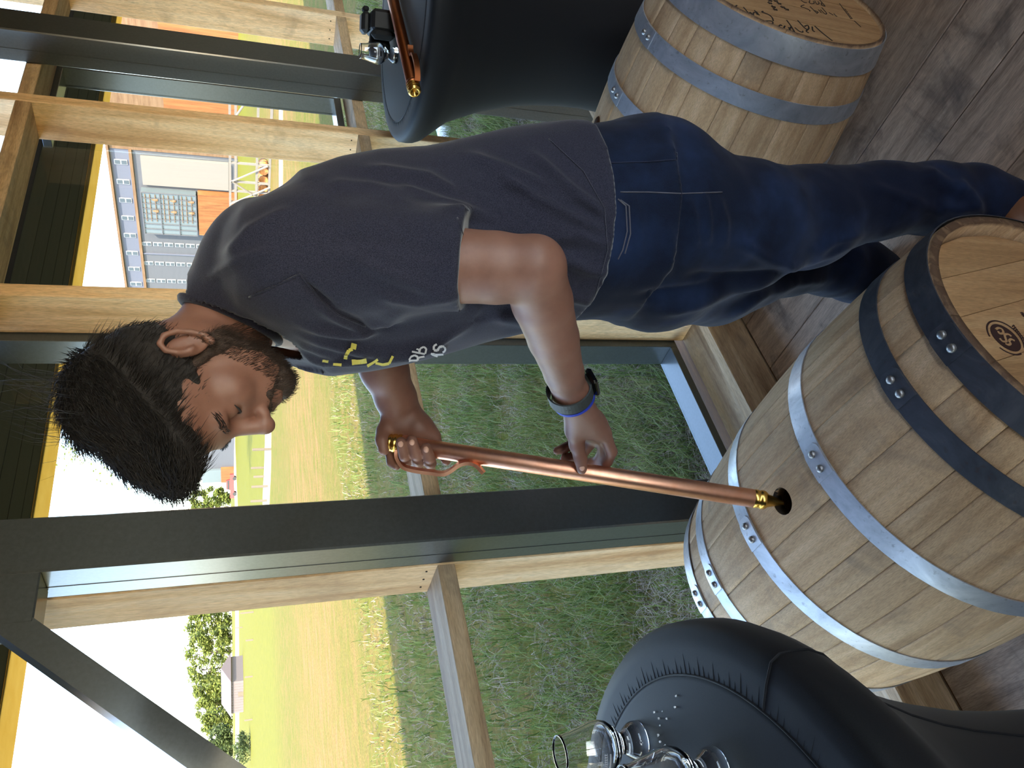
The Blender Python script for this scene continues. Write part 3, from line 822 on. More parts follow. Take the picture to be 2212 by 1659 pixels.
    # heads
    for sg in (-1, 1):
        tt = sg*(L2-rec); rr = RH-end-.0025; edges = [-1.0, -.62, -.27, .06, .40, .70, 1.0] if sg < 0 else [-1, -.5, 0, .5, 1]
        for a_, b_ in zip(edges[:-1], edges[1:]):
            pts = []
            n = 10
            for k in range(n+1):
                s_ = a_+(b_-a_)*k/n; pts.append((s_*rr, math.sqrt(max(0, 1-s_*s_))*rr))
            for k in range(n, -1, -1):
                s_ = a_+(b_-a_)*k/n; pts.append((s_*rr, -math.sqrt(max(0, 1-s_*s_))*rr))
            gp = .0006
            V = []
            ca, sa = math.cos(board_ang), math.sin(board_ang)
            lo, hi = a_*rr+gp, b_*rr-gp
            for yy in (tt, tt-sg*.022):
                for (u, v) in pts:
                    u = min(max(u, lo), hi); V.append(Vector((u*ca-v*sa, yy, u*sa+v*ca)))
            m = len(pts); Fc = [tuple(range(m)) if sg > 0 else tuple(range(m-1, -1, -1)), tuple(range(2*m-1, m-1, -1)) if sg > 0 else tuple(range(m, 2*m))]
            for k in range(m): Fc.append((k, m+k, m+(k+1) % m, (k+1) % m))
            hb = obj('head_board', V, Fc, mats[1], e, False, False)
            if sg < 0: e['_hb'] = hb.name; e['_rec'] = rec
    return e
M['bung_wood'] = plain('wet_bung', C(70, 44, 28), .3)
B1L, B1Y = (.609, 1.050, .3234), math.radians(88.53)
B2L, B2Y = (1.740, 1.038, .3234), math.radians(90.8)
def ang_px(loc, yaw, t, x, y):
    m = Matrix.Translation(loc) @ Matrix.Rotation(yaw-PI/2, 4, 'Z'); best = (1e9, 0)
    for k in range(720):
        a = -PI+2*PI*k/720; q = m @ Vector((prof(t)*math.sin(a), t, prof(t)*math.cos(a))); v = q-EYE
        n = Vector((math.sin(a), 0, math.cos(a))); 
        if (m.to_3x3() @ n).dot(v) > 0: continue
        dd_ = v.dot(CF); X = 1106-FPX*v.dot(CU)/dd_; Y = 1659-(829.5+FPX*v.dot(CR)/dd_)
        d2 = (X-x)**2+(Y-y)**2
        if d2 < best[0]: best = (d2, a)
    return best[1]
def hp(loc, yaw, t, wd, mat, x, y): return (t, wd, mat, None, ang_px(loc, yaw, t, x, y))
b1 = barrel('whiskey_barrel', B1L, B1Y, 'oak barrel lying on its side with a copper tube over its open bung hole', [
    hp(B1L, B1Y, -.427, .044, 'blued', 2050, 738), hp(B1L, B1Y, -.324, .040, 'blued', 1936, 838), hp(B1L, B1Y, -.123, .040, 'galv', 1764, 998),
    hp(B1L, B1Y, .123, .040, 'galv', 1621, 1151), hp(B1L, B1Y, .324, .038, 'galv', 1543, 1250), hp(B1L, B1Y, .427, .042, 'galv', 1506, 1295)],
    math.radians(-3.7), True, .25, seed=3, mats=('oak_rim', 'oak_head'), end=.019, rec=.028)
b2 = barrel('whiskey_barrel', B2L, B2Y, 'oak barrel with handwriting on its head, lying behind the man', [
    hp(B2L, B2Y, -.413, .060, 'galv', 1470, -60), hp(B2L, B2Y, -.290, .044, 'galv', 1392, 80), hp(B2L, B2Y, -.123, .042, 'galv', 1329, 203),
    (.123, .042, 'galv', None, 2.0), (.290, .042, 'galv', None, 2.0), (.405, .055, 'galv', None, 2.0)],
    ang_px(B2L, B2Y, 0, 1298, 268), False, -.12, seed=9, rec=.010, end=.0085, mats=('oak_rim', 'oak_head'))
# writing and brand marks on the barrel heads
def head_frame(loc, yaw, rec=.030):
    m = Matrix.Translation(loc) @ Matrix.Rotation(yaw-PI/2, 4, 'Z'); ax = m.to_3x3() @ Vector((0, 1, 0))
    return m, m @ Vector((0, -(L2-rec), 0)), ax
def ink(barrel_e, loc, yaw, strokes, tr, name, mat, wdt):
    m, hc, ax = head_frame(loc, yaw, barrel_e['_rec']); mi = m.inverted(); hb = bpy.data.objects[barrel_e['_hb']]
    g = G()
    for st in strokes:
        pts = [mi @ (onplane(*tr(p), hc, ax)) for p in st]
        pts = [Vector((p.x, p.y-.0006, p.z)) for p in pts if math.hypot(p.x, p.z) < RH-.014]
        if len(pts) < 2: continue
        # smooth the stroke
        fine = []
        for i in range(len(pts)-1):
            p0 = pts[max(0, i-1)]; p1 = pts[i]; p2 = pts[i+1]; p3 = pts[min(len(pts)-1, i+2)]
            for k in range(4):
                t = k/4; fine.append(.5*((2*p1)+(p2-p0)*t+(2*p0-5*p1+4*p2-p3)*t*t+(3*p1-p0-3*p2+p3)*t**3))
        fine.append(pts[-1])
        V, Fc = tube_geo(fine, wdt, 6); V = [Vector((v.x, hc_y(v.y, barrel_e['_rec']), v.z)) for v in V]; g.add(V, Fc)
    if g.v: return tag(g.obj(name, mat, hb, False, False), kind='stuff')
def hc_y(y, rec):
    b = -(L2-rec); return b-.0006+(y-b+.0006)*.35
tr2 = lambda p: (1560+p[0]/6.506, p[1]/6.506)
CH = [[(205, 78), (188, 95), (205, 135), (250, 185), (310, 228), (365, 242), (400, 230)], [(300, 105), (345, 160), (385, 205)], [(385, 205), (392, 178), (410, 190), (425, 220)],
      [(440, 222), (436, 188), (452, 178)], [(455, 150), (492, 207)], [(482, 168), (518, 216)], [(572, 160), (558, 172), (602, 187), (660, 214), (702, 252), (716, 295)]]
BE = [[(575, 298), (622, 297), (690, 300), (712, 322), (690, 360), (678, 378), (730, 392), (776, 432), (730, 404)], [(775, 435), (784, 384), (820, 352), (836, 366)],
      [(880, 368), (868, 395), (890, 440), (930, 440), (946, 415), (930, 388)], [(960, 384), (950, 420), (985, 448), (1008, 430)], [(905, 288), (960, 360), (1016, 450)], [(1022, 392), (1080, 440), (1125, 456), (1132, 440)],
      [(1062, 292), (1140, 378), (1200, 425)], [(1160, 372), (1200, 358), (1216, 400), (1180, 440), (1216, 466)], [(1265, 380), (1272, 430), (1302, 450)], [(1300, 370), (1400, 460), (1545, 575)]]
SPT = [[(1150, 72), (1115, 84), (1110, 100), (1160, 114), (1220, 140), (1230, 160)], [(1235, 95), (1330, 190)], [(1330, 190), (1345, 170), (1292, 150)], [(1352, 140), (1392, 178)], [(1380, 140), (1450, 202), (1466, 186)], [(1400, 110), (1470, 192)], [(1500, 180), (1560, 216)], [(1570, 195), (1585, 215), (1612, 234)],
       [(1100, 0), (1150, 36), (1186, 42)], [(1230, 10), (1224, 40), (1260, 56), (1292, 45), (1280, 20)], [(1300, 15), (1330, 62), (1362, 50), (1346, 25)], [(1370, 5), (1442, 86), (1400, 76), (1392, 45)]]
NUM = []
for (a_, b_) in ((640, 40), (690, 92), (715, 130), (770, 46), (820, 98), (876, 128), (640, 5), (720, 8)):
    NUM += [[(a_, b_), (a_+14, b_-10), (a_+26, b_+8), (a_+12, b_+12), (a_+36, b_+16)], [(a_+38, b_+6), (a_+50, b_+2), (a_+56, b_+18), (a_+44, b_+20)]]
for k in range(9): NUM.append([(1648+k*18, 52+k*24), (1664+k*18, 76+k*24)])
for k in range(5): NUM.append([(1724+k*22, 128+k*30), (1738+k*22, 146+k*30)])
NUM.append([(1856, 296), (1945, 380)])
ink(b2, B2L, B2Y, CH+BE, tr2, 'handwriting', 'ink', .0020)
ink(b2, B2L, B2Y, SPT, tr2, 'handwriting', 'ink', .0015)
ink(b2, B2L, B2Y, NUM, tr2, 'stencil_print', 'ink', .0014)
tr1 = lambda p: (1412+p[0]/2.765, 500+p[1]/2.765)
def ell(c, a, b, ang, n=40, t0=0, t1=2*PI):
    ca, sa = math.cos(ang), math.sin(ang)
    return [(c[0]+a*math.cos(t)*ca-b*math.sin(t)*sa, c[1]+a*math.cos(t)*sa+b*math.sin(t)*ca) for t in [t0+(t1-t0)*k/n for k in range(n+1)]]
m_, hc_, ax_ = head_frame(B1L, B1Y, .028); mi_ = m_.inverted(); hb_ = bpy.data.objects[b1['_hb']]
V = [mi_ @ onplane(*tr1(p), hc_, ax_) for p in ell((2101, 636), 112, 50, .70)[:-1]]
V = [Vector((p.x, p.y-.0007, p.z)) for p in V]; n = len(V); V2 = V+[v+Vector((0, .0016, 0)) for v in V]
obj('brand_mark', V2, [tuple(range(n)), tuple(range(2*n-1, n-1, -1))]+[(k, n+k, n+(k+1) % n, (k+1) % n) for k in range(n)], 'brand', hb_, False, False)
ink(b1, B1L, B1Y, [ell((2101, 636), 134, 68, .70, 40, 2.2, 5.9), ell((2101, 636), 134, 68, .70, 20, .2, 1.5)], tr1, 'brand_ring', 'brand', .0016)
S1 = []
ca, sa = math.cos(.70), math.sin(.70)
def lp(u, v): return (2101+u*ca-v*sa, 636+u*sa+v*ca)
S1.append([lp(-78, 2), lp(-70, -16), lp(-48, -22), lp(-30, -10), lp(-44, 6), lp(-58, 2)])
S1.append([lp(20, -26), lp(-2, -24), lp(-16, -8), lp(2, 6), lp(16, 16), lp(0, 30), lp(-24, 28)])
S1.append([lp(52, -18), lp(30, -12), lp(28, 4), lp(44, 10), lp(40, 24), lp(20, 30)])
m2 = ink(b1, B1L, B1Y, S1, tr1, 'brand_letters', 'oak_head', .0021)
for v in m2.data.vertices: v.co.y -= .0006
TS = []
for k in range(11):
    c_ = (2146+k*9, 566+k*12); TS.append([(c_[0]-5, c_[1]+4), (c_[0]+4, c_[1]-5), (c_[0]+8, c_[1]+3)])
for k in range(4): TS.append([(2190+k*8, 488+k*7), (2204+k*8, 486+k*9), (2198+k*8, 500+k*9)])
ink(b1, B1L, B1Y, TS, tr1, 'brand_print', 'brand', .0012)
for q in (b1, b2): del q['_hb']; del q['_rec']

# barrels standing on the far run
def far_barrel(y, x, lab):
    c = onx(x, 361, XR); c.y += .585*y; r = .31
    V, Fc = lathe_geo([(0, -.43), (.22, -.43), (.235, -.45), (.265, -.2), (.282, 0), (.265, .2), (.235, .45), (.24, .43), (0, .43)], 16)
    mt = Matrix.Rotation(PI/2, 4, 'Y'); mt.translation = (XR+.05, c.y, zl2+.29)
    e = empty('far_barrel', (XR+.05, c.y, zl2)); tag(e, lab, 'barrel', 'barrels resting on the barrel run')
    obj('barrel_body', xf(V, mt), Fc, 'oak_far', e, True)
    for t in (-.36, -.14, .14, .36):
        V, Fc = lathe_geo([(.285-.22*t*t, t-.025), (.288-.22*t*t, t), (.285-.22*t*t, t+.025)], 16); obj('hoop', xf(V, mt), Fc, 'blued', e, True)
for y in range(5): far_barrel(y, 566, 'small looking oak barrel resting on the distant trestle rail')

# ================================================================== TABLES
SK = [(1.050, .400), (1.030, .392), (1.0, .368), (.95, .328), (.90, .300), (.85, .280), (.80, .264), (.72, .243), (.64, .230), (.56, .222), (.48, .219), (.40, .223), (.30, .237), (.20, .262), (.10, .296), (.03, .325), (.0, .33)]
def table(loc, rt, label, seam_ang, foot):
    e = empty('cocktail_table', (loc[0], loc[1], 0)); tag(e, label, 'table')
    n = 96; V = []; Fc = []
    pr_ = [(rt-.058, 1.0985), (rt-.03, 1.0975), (rt-.008, 1.094), (rt, 1.084), (rt+.001, 1.068)]+[(r/.4*rt if z > .9 else r, z) for z, r in SK]
    for (r, z) in pr_:
        for k in range(n):
            a = 2*PI*k/n; lob = math.cos(4*(a-foot))
            f = (1-z/1.05) if z < 1.05 else 0
            rr = r*(1+.10*lob*f*f)
            zz = z
            if z < .02: zz = .0 + .05*(1-lob)/2
            V.append((rr*math.cos(a), rr*math.sin(a), zz))
    for i in range(len(pr_)-1):
        for k in range(n): Fc.append((i*n+k, (i+1)*n+k, (i+1)*n+(k+1) % n, i*n+(k+1) % n))
    sk = obj('stretch_cover', V, Fc, 'spandex', e, True, False)
    V, Fc = lathe_geo([(0, 1.0), (0, 1.1), (.15, 1.1), (rt-.066, 1.0998), (rt-.0595, 1.0985), (rt-.058, 1.0965)][1:], n); tp = obj('cover_top', V, Fc, 'spandex', e, True, False)
    g = G(); ring = [((rt-.0595)*math.cos(2*PI*k/n), (rt-.0595)*math.sin(2*PI*k/n), 1.0985) for k in range(n+1)]
    g.tube(ring, .0014, 6, False); g.obj('edge_seam', 'spandex', sk, True, False)
    g = G()
    for k in range(220):
        a = 2*PI*k/220; r0 = rt-.059; l = .010+.014*((k*37) % 11)/11
        q0 = Vector((r0*math.cos(a), r0*math.sin(a), 1.0982)); q1 = Vector(((r0+l)*math.cos(a+.004), (r0+l)*math.sin(a+.004), 1.0975))
        g.tube([q0, q1], [.0011, .0003], 4, False)
    g.obj('seam_pucker', 'spandex', sk, False, False)
    a = seam_ang; pth = []
    for (r, z) in pr_[:14]:
        lob = math.cos(4*(a-foot)); f = (1-z/1.05) if z < 1.05 else 0; rr = r*(1+.10*lob*f*f)+.0006; pth.append((rr*math.cos(a), rr*math.sin(a), z+.0006))
    V, Fc = tube_geo(pth, .0016, 5); obj('side_seam', V, Fc, 'spandex', sk, False, False)
    V, Fc = lathe_geo([(0, .02), (.03, .02), (.03, 1.04), (.18, 1.05), (.18, 1.07), (rt-.02, 1.072), (rt-.02, 1.090), (0, 1.092)], 32); obj('pedestal', V, Fc, 'black', e, False, False)
    return e
TLc, TRc = (-.066, .960), (2.375, 1.06)
_q = onz(1652, 1478, 1.1)
table(TLc, .396, 'black stretch-covered cocktail table with two tasting glasses beside the open barrel', math.atan2(_q.y-TLc[1], _q.x-TLc[0]), .9)
table(TRc, .392, 'black stretch-covered cocktail table holding a camera and a copper tube behind the man', 5.6, .55)

# ---------------- tasting glasses
GP = [(0, .004), (.012, .0045), (.023, .006), (.0245, .010), (.022, .016), (.014, .026), (.0125, .029), (.014, .0325), (.0235, .040), (.0310, .050), (.0332, .060), (.0318, .070), (.0275, .085), (.0240, .100), (.0228, .112), (.0231, .1155)]
GI = [(.0217, .1155), (.0213, .112), (.0225, .100), (.0260, .085), (.0302, .070), (.0316, .060), (.0293, .051), (.0215, .0425), (.010, .0385), (0, .0378)]
def tasting_glass(loc, label, prints=True, rot=0, facing=0.0):
    e = empty('tasting_glass', (loc[0], loc[1], 1.0995), (0, 0, rot)); tag(e, label, 'glass', None)
    pr_ = [(0, .0)]+[(.022, .0), (.0245, .0025)]+GP[3:]+GI
    V, Fc = lathe_geo(pr_, 48)
    b = obj('glass_bowl', V, Fc, 'glass', e, True, False)
    if prints:
        # engraved lettering band on the bowl
        g = G()
        for line, (z, n_, h) in enumerate(((.0665, 9, .0042), (.0605, 12, .002), (.0740, 3, .006))):
            for k in range(n_):
                a = facing+(k-n_/2)*(.085 if line == 0 else .055); r_ = .0330 if line < 2 else .0312
                for (u0, v0, u1, v1) in GLY[(k*5+line*3) % len(GLY)]:
                    p0 = (a+u0*.055*(1 if line == 0 else .6), z+v0*h); p1 = (a+u1*.055*(1 if line == 0 else .6), z+v1*h)
                    pts = [Vector((r_*math.cos(q[0]), r_*math.sin(q[0]), q[1])) for q in (p0, p1)]
                    if (pts[0]-pts[1]).length > 1e-5: g.tube(pts, .00028, 4)
        g.obj('engraving', 'print_w', b, False, False)
    return e
GLY = [[(-.5, -.5, -.5, .5), (-.5, .5, .4, .3), (.4, .3, -.5, 0), (-.5, 0, .5, -.5)], [(-.5, -.5, 0, .5), (0, .5, .5, -.5), (-.25, 0, .25, 0)], [(-.4, .5, .4, .5), (0, .5, 0, -.5)],
       [(-.5, -.5, -.5, .5), (-.5, .5, .5, -.5), (.5, -.5, .5, .5)], [(.5, .5, -.5, .2), (-.5, .2, .5, -.2), (.5, -.2, -.5, -.5)]]
tasting_glass((.219, .990), 'clear tasting glass standing whole on the black table by the barrel', True, 0, 3.9)
tasting_glass((.140, .830), 'clear tasting glass behind the other on the black table, half out of view', True, 0, 2.2)
tasting_glass((2.335, 1.195), 'clear tasting glass standing in front of the black camera', True, 0, 3.75)
# crumbs on the near table
s_ = 0
for (x, y) in ((1425, 1551), (1427, 1567), (1424, 1588), (1428, 1602), (1442, 1552), (1438, 1609), (1460, 1527), (1462, 1503), (1415, 1538), (1432, 1536)):
    q = onz(x, y, 1.1); r = random.uniform(.0010, .0022)
    bm = bmesh.new(); bmesh.ops.create_icosphere(bm, subdivisions=1, radius=r)
    for v in bm.verts: v.co *= random.uniform(.6, 1.25)
    bm.verts.index_update(); V = [v.co+Vector((q.x, q.y, 1.1004+r*.6)) for v in bm.verts]; Fc = [tuple(v.index for v in f.verts) for f in bm.faces]; bm.free()
    o = obj('crumb', V, Fc, 'white', None, False, True, (q.x, q.y, 1.1)); tag(o, 'tiny pale crumb on the black tabletop beside the whole glass', 'crumb', 'crumbs on the near black table')

# ---------------- copper thief tubes
def thief(name, tip, top, label, hook_pts, mat, hw=.0062):
    e = empty(name, tip); tag(e, label, 'whiskey thief')
    ax = (top-tip).normalized(); L = (top-tip).length
    q = ax.to_track_quat('Z', 'Y').to_matrix().to_4x4(); q.translation = tip
    V, Fc = lathe_geo([(.0155, .052), (.0172, .054), (.0172, L-.012), (.0160, L-.010)], 32); obj('tube', xf(V, q), Fc, mat, e, True)
    V, Fc = lathe_geo([(0, -.001), (.0035, 0), (.0045, .004), (.0125, .030), (.0160, .034), (.0176, .037), (.0178, .044), (.0165, .046), (.0176, .049), (.0174, .056), (.0168, .057)], 28); obj('tip_cone', xf(V, q), Fc, 'brass', e, True)
    V, Fc = lathe_geo([(.0165, L-.016), (.0190, L-.014), (.0190, L-.009), (.0170, L-.007), (.0186, L-.005), (.0186, L+.001), (.0168, L+.003), (.0180, L+.005), (.0180, L+.011), (.0150, L+.013), (.0150, L+.016), (.0105, L+.016), (.0105, L+.013), (.0022, L+.013), (.0018, L+.005), (0, L+.005)], 28); obj('end_cap', xf(V, q), Fc, 'brass', e, True)
    # flat bent handle
    fine = []
    P = hook_pts
    for i in range(len(P)-1):
        p0 = P[max(0, i-1)]; p1 = P[i]; p2 = P[i+1]; p3 = P[min(len(P)-1, i+2)]
        for k in range(5):
            t = k/5; fine.append(.5*((2*p1)+(p2-p0)*t+(2*p0-5*p1+4*p2-p3)*t*t+(3*p1-p0-3*p2+p3)*t**3))
    fine.append(P[-1])
    nrm_ = None
    V = []; Fc = []
    for i, p in enumerate(fine):
        tg = (fine[min(i+1, len(fine)-1)]-fine[max(i-1, 0)]).normalized()
        side = HSIDE if nrm_ is None else nrm_
        side = (side-tg*side.dot(tg)).normalized(); up_ = tg.cross(side)
        hh = .0034
        for su, sv in ((-1, -1), (1, -1), (1, 1), (-1, 1)): V.append(p+side*hw*su+up_*hh*sv)
    n = len(fine)
    for i in range(n-1):
        for k in range(4): Fc.append((i*4+k, i*4+(k+1) % 4, (i+1)*4+(k+1) % 4, (i+1)*4+k))
    Fc += [(3, 2, 1, 0), tuple((n-1)*4+k for k in range(4))]
    h = obj('handle', V, Fc, mat, e)
    j = int(n*.46); tg = (fine[j+1]-fine[j-1]).normalized(); side = (HSIDE-tg*HSIDE.dot(tg)).normalized(); up_ = tg.cross(side)
    V, Fc = tube_geo([fine[j]-up_*.0028, fine[j]+up_*.0028], .0030, 10); obj('rivet_hole', V, Fc, 'char', h)
    # strap ring round the neck
    V, Fc = lathe_geo([(.0172, L-.026), (.0192, L-.025), (.0192, L-.017), (.0172, L-.016)], 24); obj('neck_strap', xf(V, q), Fc, mat, e, True)
    return e
T_TIP = px(1694, 1087, 1.446); T_TOP = px(851, 957, 1.503)
HSIDE = (CF*1.0+CR*.25).normalized()
hk = [(857, 972, 1.490), (858, 988, 1.488), (872, 1008, 1.487), (900, 1016, 1.487), (930, 1020, 1.487), (957, 1023, 1.485), (974, 1016, 1.483), (993, 1003, 1.480), (1012, 999, 1.478), (1029, 1005, 1.476), (1045, 1022, 1.474)]
thief('whiskey_thief', T_TIP, T_TOP, 'long copper thief tube with brass ends held by the man over the barrel', [px(*q) for q in hk], 'copper', .0075)
a = onz(893, 192, 1.122); b = onz(838, -40, 1.122); dv = (a-b).normalized(); L_ = .72
a.z = 1.1205; tip2 = a-dv*L_; tip2.z = 1.1195
HSIDE = Vector((0, 0, 1))
side2 = Vector((dv.y, -dv.x, 0)); 
if side2.dot(EYE-a) < 0: side2 = -side2
def h2(al, off): return Vector((a.x, a.y, 1.113))-dv*al+side2*off
thief('whiskey_thief', tip2, a, 'dull copper thief tube lying on the black table in front of the camera', [h2(.010, .019), h2(.022, .030), h2(.045, .040), h2(.075, .043), h2(.105, .040), h2(.118, .030), h2(.128, .024), h2(.150, .023), h2(.165, .030)], 'copper_old', .0075)

# ---------------- camera on the table
cb = onz(853, 72, 1.1)+_R0*.035+_F*.03; ce = empty('digital_camera', (cb.x, cb.y, 1.1)); tag(ce, 'black digital camera with its lens turned towards the window wall on the table', 'camera')
la = (-_R0*.92+_F*.25).normalized(); wa = Vector((-la.y, la.x, 0))
cm = Matrix.Identity(4)
for i, a_ in enumerate((la, wa, Vector((0, 0, 1)))):
    for j in range(3): cm[j][i] = a_[j]
cm.translation = (cb.x, cb.y, 1.1)
def cpart(nm, lo, hi, mat, b=.004, par=None, world=True):
    V, Fc = box_geo(lo, hi, b); return obj(nm, xf(V, cm), Fc, mat, par or ce)
body = cpart('body', (-.035, -.066, .001), (.030, .066, .078), 'black', .010)
cpart('prism_hump', (-.030, -.028, .074), (.034, .028, .103), 'black', .010)
cpart('grip', (.020, .028, .002), (.052, .066, .076), 'black_soft', .012)
cpart('viewfinder', (-.046, -.016, .080), (-.030, .016, .098), 'black_soft', .004)
cpart('mode_dial', (-.018, -.058, .076), (.010, -.034, .088), 'grey_plastic', .004)
cpart('port_cover', (-.022, -.0685, .016), (.018, -.0655, .060), 'grey_plastic', .001, body)
cpart('strap_lug', (-.004, -.0690, .064), (.004, -.0655, .074), 'rivet', .001, body)
V, Fc = lathe_geo([(0, 0), (.030, 0), (.032, .004), (.032, .024), (.034, .026), (.034, .052), (.031, .054), (.031, .070), (.027, .070), (.026, .062), (0, .060)], 32)
lm = cm @ Matrix.Translation((.028, -.004, .041)) @ Matrix.Rotation(PI/2, 4, 'Y'); lens = obj('lens', xf(V, lm), Fc, 'black', ce, True)
V, Fc = lathe_geo([(.0342, .030), (.0352, .031), (.0352, .046), (.0342, .047)], 32); obj('zoom_ring', xf(V, lm), Fc, 'black_soft', lens, True)

# ================================================================== THE MAN
def V3(v): return np.array((v[0], v[1], v[2]), np.float32)
class Field:
    """smooth union of simple solids sampled on a grid, turned into one surface"""
    def __init__(s, lo, hi, h):
        s.lo = np.array(lo, np.float32); s.h = h
        s.n = np.maximum(4, np.ceil((np.array(hi)-np.array(lo))/h).astype(int)+1)
        s.D = np.full(s.n, .05, np.float32)
        s.ax = [s.lo[i]+h*np.arange(s.n[i], dtype=np.float32) for i in range(3)]
    def sub(s, lo, hi):
        a = np.clip(np.floor((np.array(lo)-s.lo)/s.h).astype(int), 0, s.n); b = np.clip(np.ceil((np.array(hi)-s.lo)/s.h).astype(int)+1, 0, s.n)
        sl = tuple(slice(int(a[i]), int(b[i])) for i in range(3))
        if any(b[i] <= a[i] for i in range(3)): return None, None
        return sl, (s.ax[0][sl[0]][:, None, None], s.ax[1][sl[1]][None, :, None], s.ax[2][sl[2]][None, None, :])
    def put(s, sl, d, k, mode):
        A = s.D[sl]
        if mode == 'add':
            if k > 0: hh = np.maximum(k-np.abs(A-d), 0)/k; s.D[sl] = np.minimum(A, d)-hh*hh*k*.25
            else: s.D[sl] = np.minimum(A, d)
        else:
            d = -d
            if k > 0: hh = np.maximum(k-np.abs(A-d), 0)/k; s.D[sl] = np.maximum(A, d)+hh*hh*k*.25
            else: s.D[sl] = np.maximum(A, d)
    def cap(s, a, b, r1, r2, k=.01, mode='add'):
        a, b = V3(a), V3(b); m = max(r1, r2)+k+3*s.h+.012
        sl, P = s.sub(np.minimum(a, b)-m, np.maximum(a, b)+m)
        if sl is None: return s
        ab = b-a; L = max(1e-9, float(ab@ab)); pa = [P[i]-a[i] for i in range(3)]
        t = np.clip((pa[0]*ab[0]+pa[1]*ab[1]+pa[2]*ab[2])/L, 0, 1)
        d = np.sqrt((pa[0]-t*ab[0])**2+(pa[1]-t*ab[1])**2+(pa[2]-t*ab[2])**2)-(r1+(r2-r1)*t)
        s.put(sl, d, k, mode); return s
    def chain(s, pts, rad, k=.01):
        for i in range(len(pts)-1): s.cap(pts[i], pts[i+1], rad[i], rad[i+1], k)
        return s
    def ell(s, c, r, k=.01, mode='add', R=None):
        c = V3(c); m = max(r)+k+3*s.h+.012
        sl, P = s.sub(c-m, c+m)
        if sl is None: return s
        p = [P[i]-c[i] for i in range(3)]
        if R is not None:
            p = [p[0]*float(R[0][i])+p[1]*float(R[1][i])+p[2]*float(R[2][i]) for i in range(3)]
        k0 = np.sqrt((p[0]/r[0])**2+(p[1]/r[1])**2+(p[2]/r[2])**2); k1 = np.sqrt((p[0]/r[0]**2)**2+(p[1]/r[1]**2)**2+(p[2]/r[2]**2)**2)
        s.put(sl, k0*(k0-1)/np.maximum(k1, 1e-6), k, mode); return s
    def plane(s, c, n, k=.0):
        """keep the side the normal points away from"""
        c, n = V3(c), V3(n); n = n/np.linalg.norm(n)
        d = (s.ax[0][:, None, None]-c[0])*n[0]+(s.ax[1][None, :, None]-c[1])*n[1]+(s.ax[2][None, None, :]-c[2])*n[2]
        s.put((slice(None),)*3, -d, k, 'sub'); return s
    def loft(s, Zs, Cx, Cy, A, B, yaw, k=.02):
        """stack of horizontal ellipses: depth A along the facing, width B across it"""
        z = s.ax[2]; ok = (z >= Zs[0]-.03) & (z <= Zs[-1]+.05); zi = np.where(ok)[0]
        if len(zi) == 0: return s
        sl = (slice(None), slice(None), slice(int(zi[0]), int(zi[-1])+1)); zc = z[sl[2]]
        f = lambda q: np.interp(zc, Zs, q).astype(np.float32)[None, None, :]
        dx = s.ax[0][:, None, None]-f(Cx); dy = s.ax[1][None, :, None]-f(Cy); c_, s_ = math.cos(yaw), math.sin(yaw)
        u = dx*c_+dy*s_; v = -dx*s_+dy*c_; a, b = f(A), f(B)
        q = (np.abs(u/a)**2.3+np.abs(v/b)**2.3)**(1/2.3); d = (q-1)*np.minimum(a, b)
        over = np.maximum(zc-Zs[-1], Zs[0]-zc).astype(np.float32)[None, None, :]
        s.put(sl, np.maximum(d, over), k, 'add'); return s
    def surf(s):
        D = s.D; S = D < 0; n = D.shape
        c = np.zeros((n[0]-1, n[1]-1, n[2]-1), np.int8)
        for i in (0, 1):
            for j in (0, 1):
                for k in (0, 1): c += S[i:n[0]-1+i, j:n[1]-1+j, k:n[2]-1+k]
        I = np.argwhere((c > 0) & (c < 8)); vid = np.full(c.shape, -1, np.int64); vid[tuple(I.T)] = np.arange(len(I))
        acc = np.zeros((len(I), 3), np.float32); cnt = np.zeros(len(I), np.float32)
        cor = [(i, j, k) for i in (0, 1) for j in (0, 1) for k in (0, 1)]
        val = {q: D[I[:, 0]+q[0], I[:, 1]+q[1], I[:, 2]+q[2]] for q in cor}
        for q in cor:
            for ax in range(3):
                if q[ax] == 0:
                    r = list(q); r[ax] = 1; r = tuple(r); a, b = val[q], val[r]; m = (a < 0) != (b < 0)
                    t = np.where(m, a/np.where(m, a-b, 1), 0); P = np.repeat(np.array(q, np.float32)[None], len(I), 0); P[:, ax] += t
                    acc += P*m[:, None]; cnt += m
        V = s.lo+(I+acc/np.maximum(cnt, 1)[:, None])*s.h
        F = []
        for ax in range(3):
            a1, a2 = (ax+1) % 3, (ax+2) % 3
            lo = [slice(None)]*3; hi = [slice(None)]*3; lo[ax] = slice(0, n[ax]-1); hi[ax] = slice(1, n[ax])
            for q in (a1, a2): lo[q] = slice(1, n[q]-1); hi[q] = slice(1, n[q]-1)
            A, B = S[tuple(lo)], S[tuple(hi)]; off = np.zeros(3, int); off[a1] = 1; off[a2] = 1
            for m, flip in ((A & ~B, False), (~A & B, True)):
                E = np.argwhere(m)+off
                def g(d1, d2):
                    q = E.copy(); q[:, a1] -= d1; q[:, a2] -= d2; return vid[tuple(q.T)]
                Q = np.stack([g(1, 1), g(0, 1), g(0, 0), g(1, 0)], 1)
                F.append(Q[:, ::-1] if flip else Q)
        return V, np.concatenate(F)
def relax(V, F, it=3, lam=.5):
    E = np.concatenate([F[:, [0, 1]], F[:, [1, 2]], F[:, [2, 3]], F[:, [3, 0]]]); E = np.concatenate([E, E[:, ::-1]])
    cnt = np.bincount(E[:, 0], minlength=len(V)).astype(np.float32)[:, None]
    for _ in range(it):
        acc = np.stack([np.bincount(E[:, 0], V[E[:, 1], i], len(V)) for i in range(3)], 1); V = V+lam*(acc/np.maximum(cnt, 1)-V)
    return V
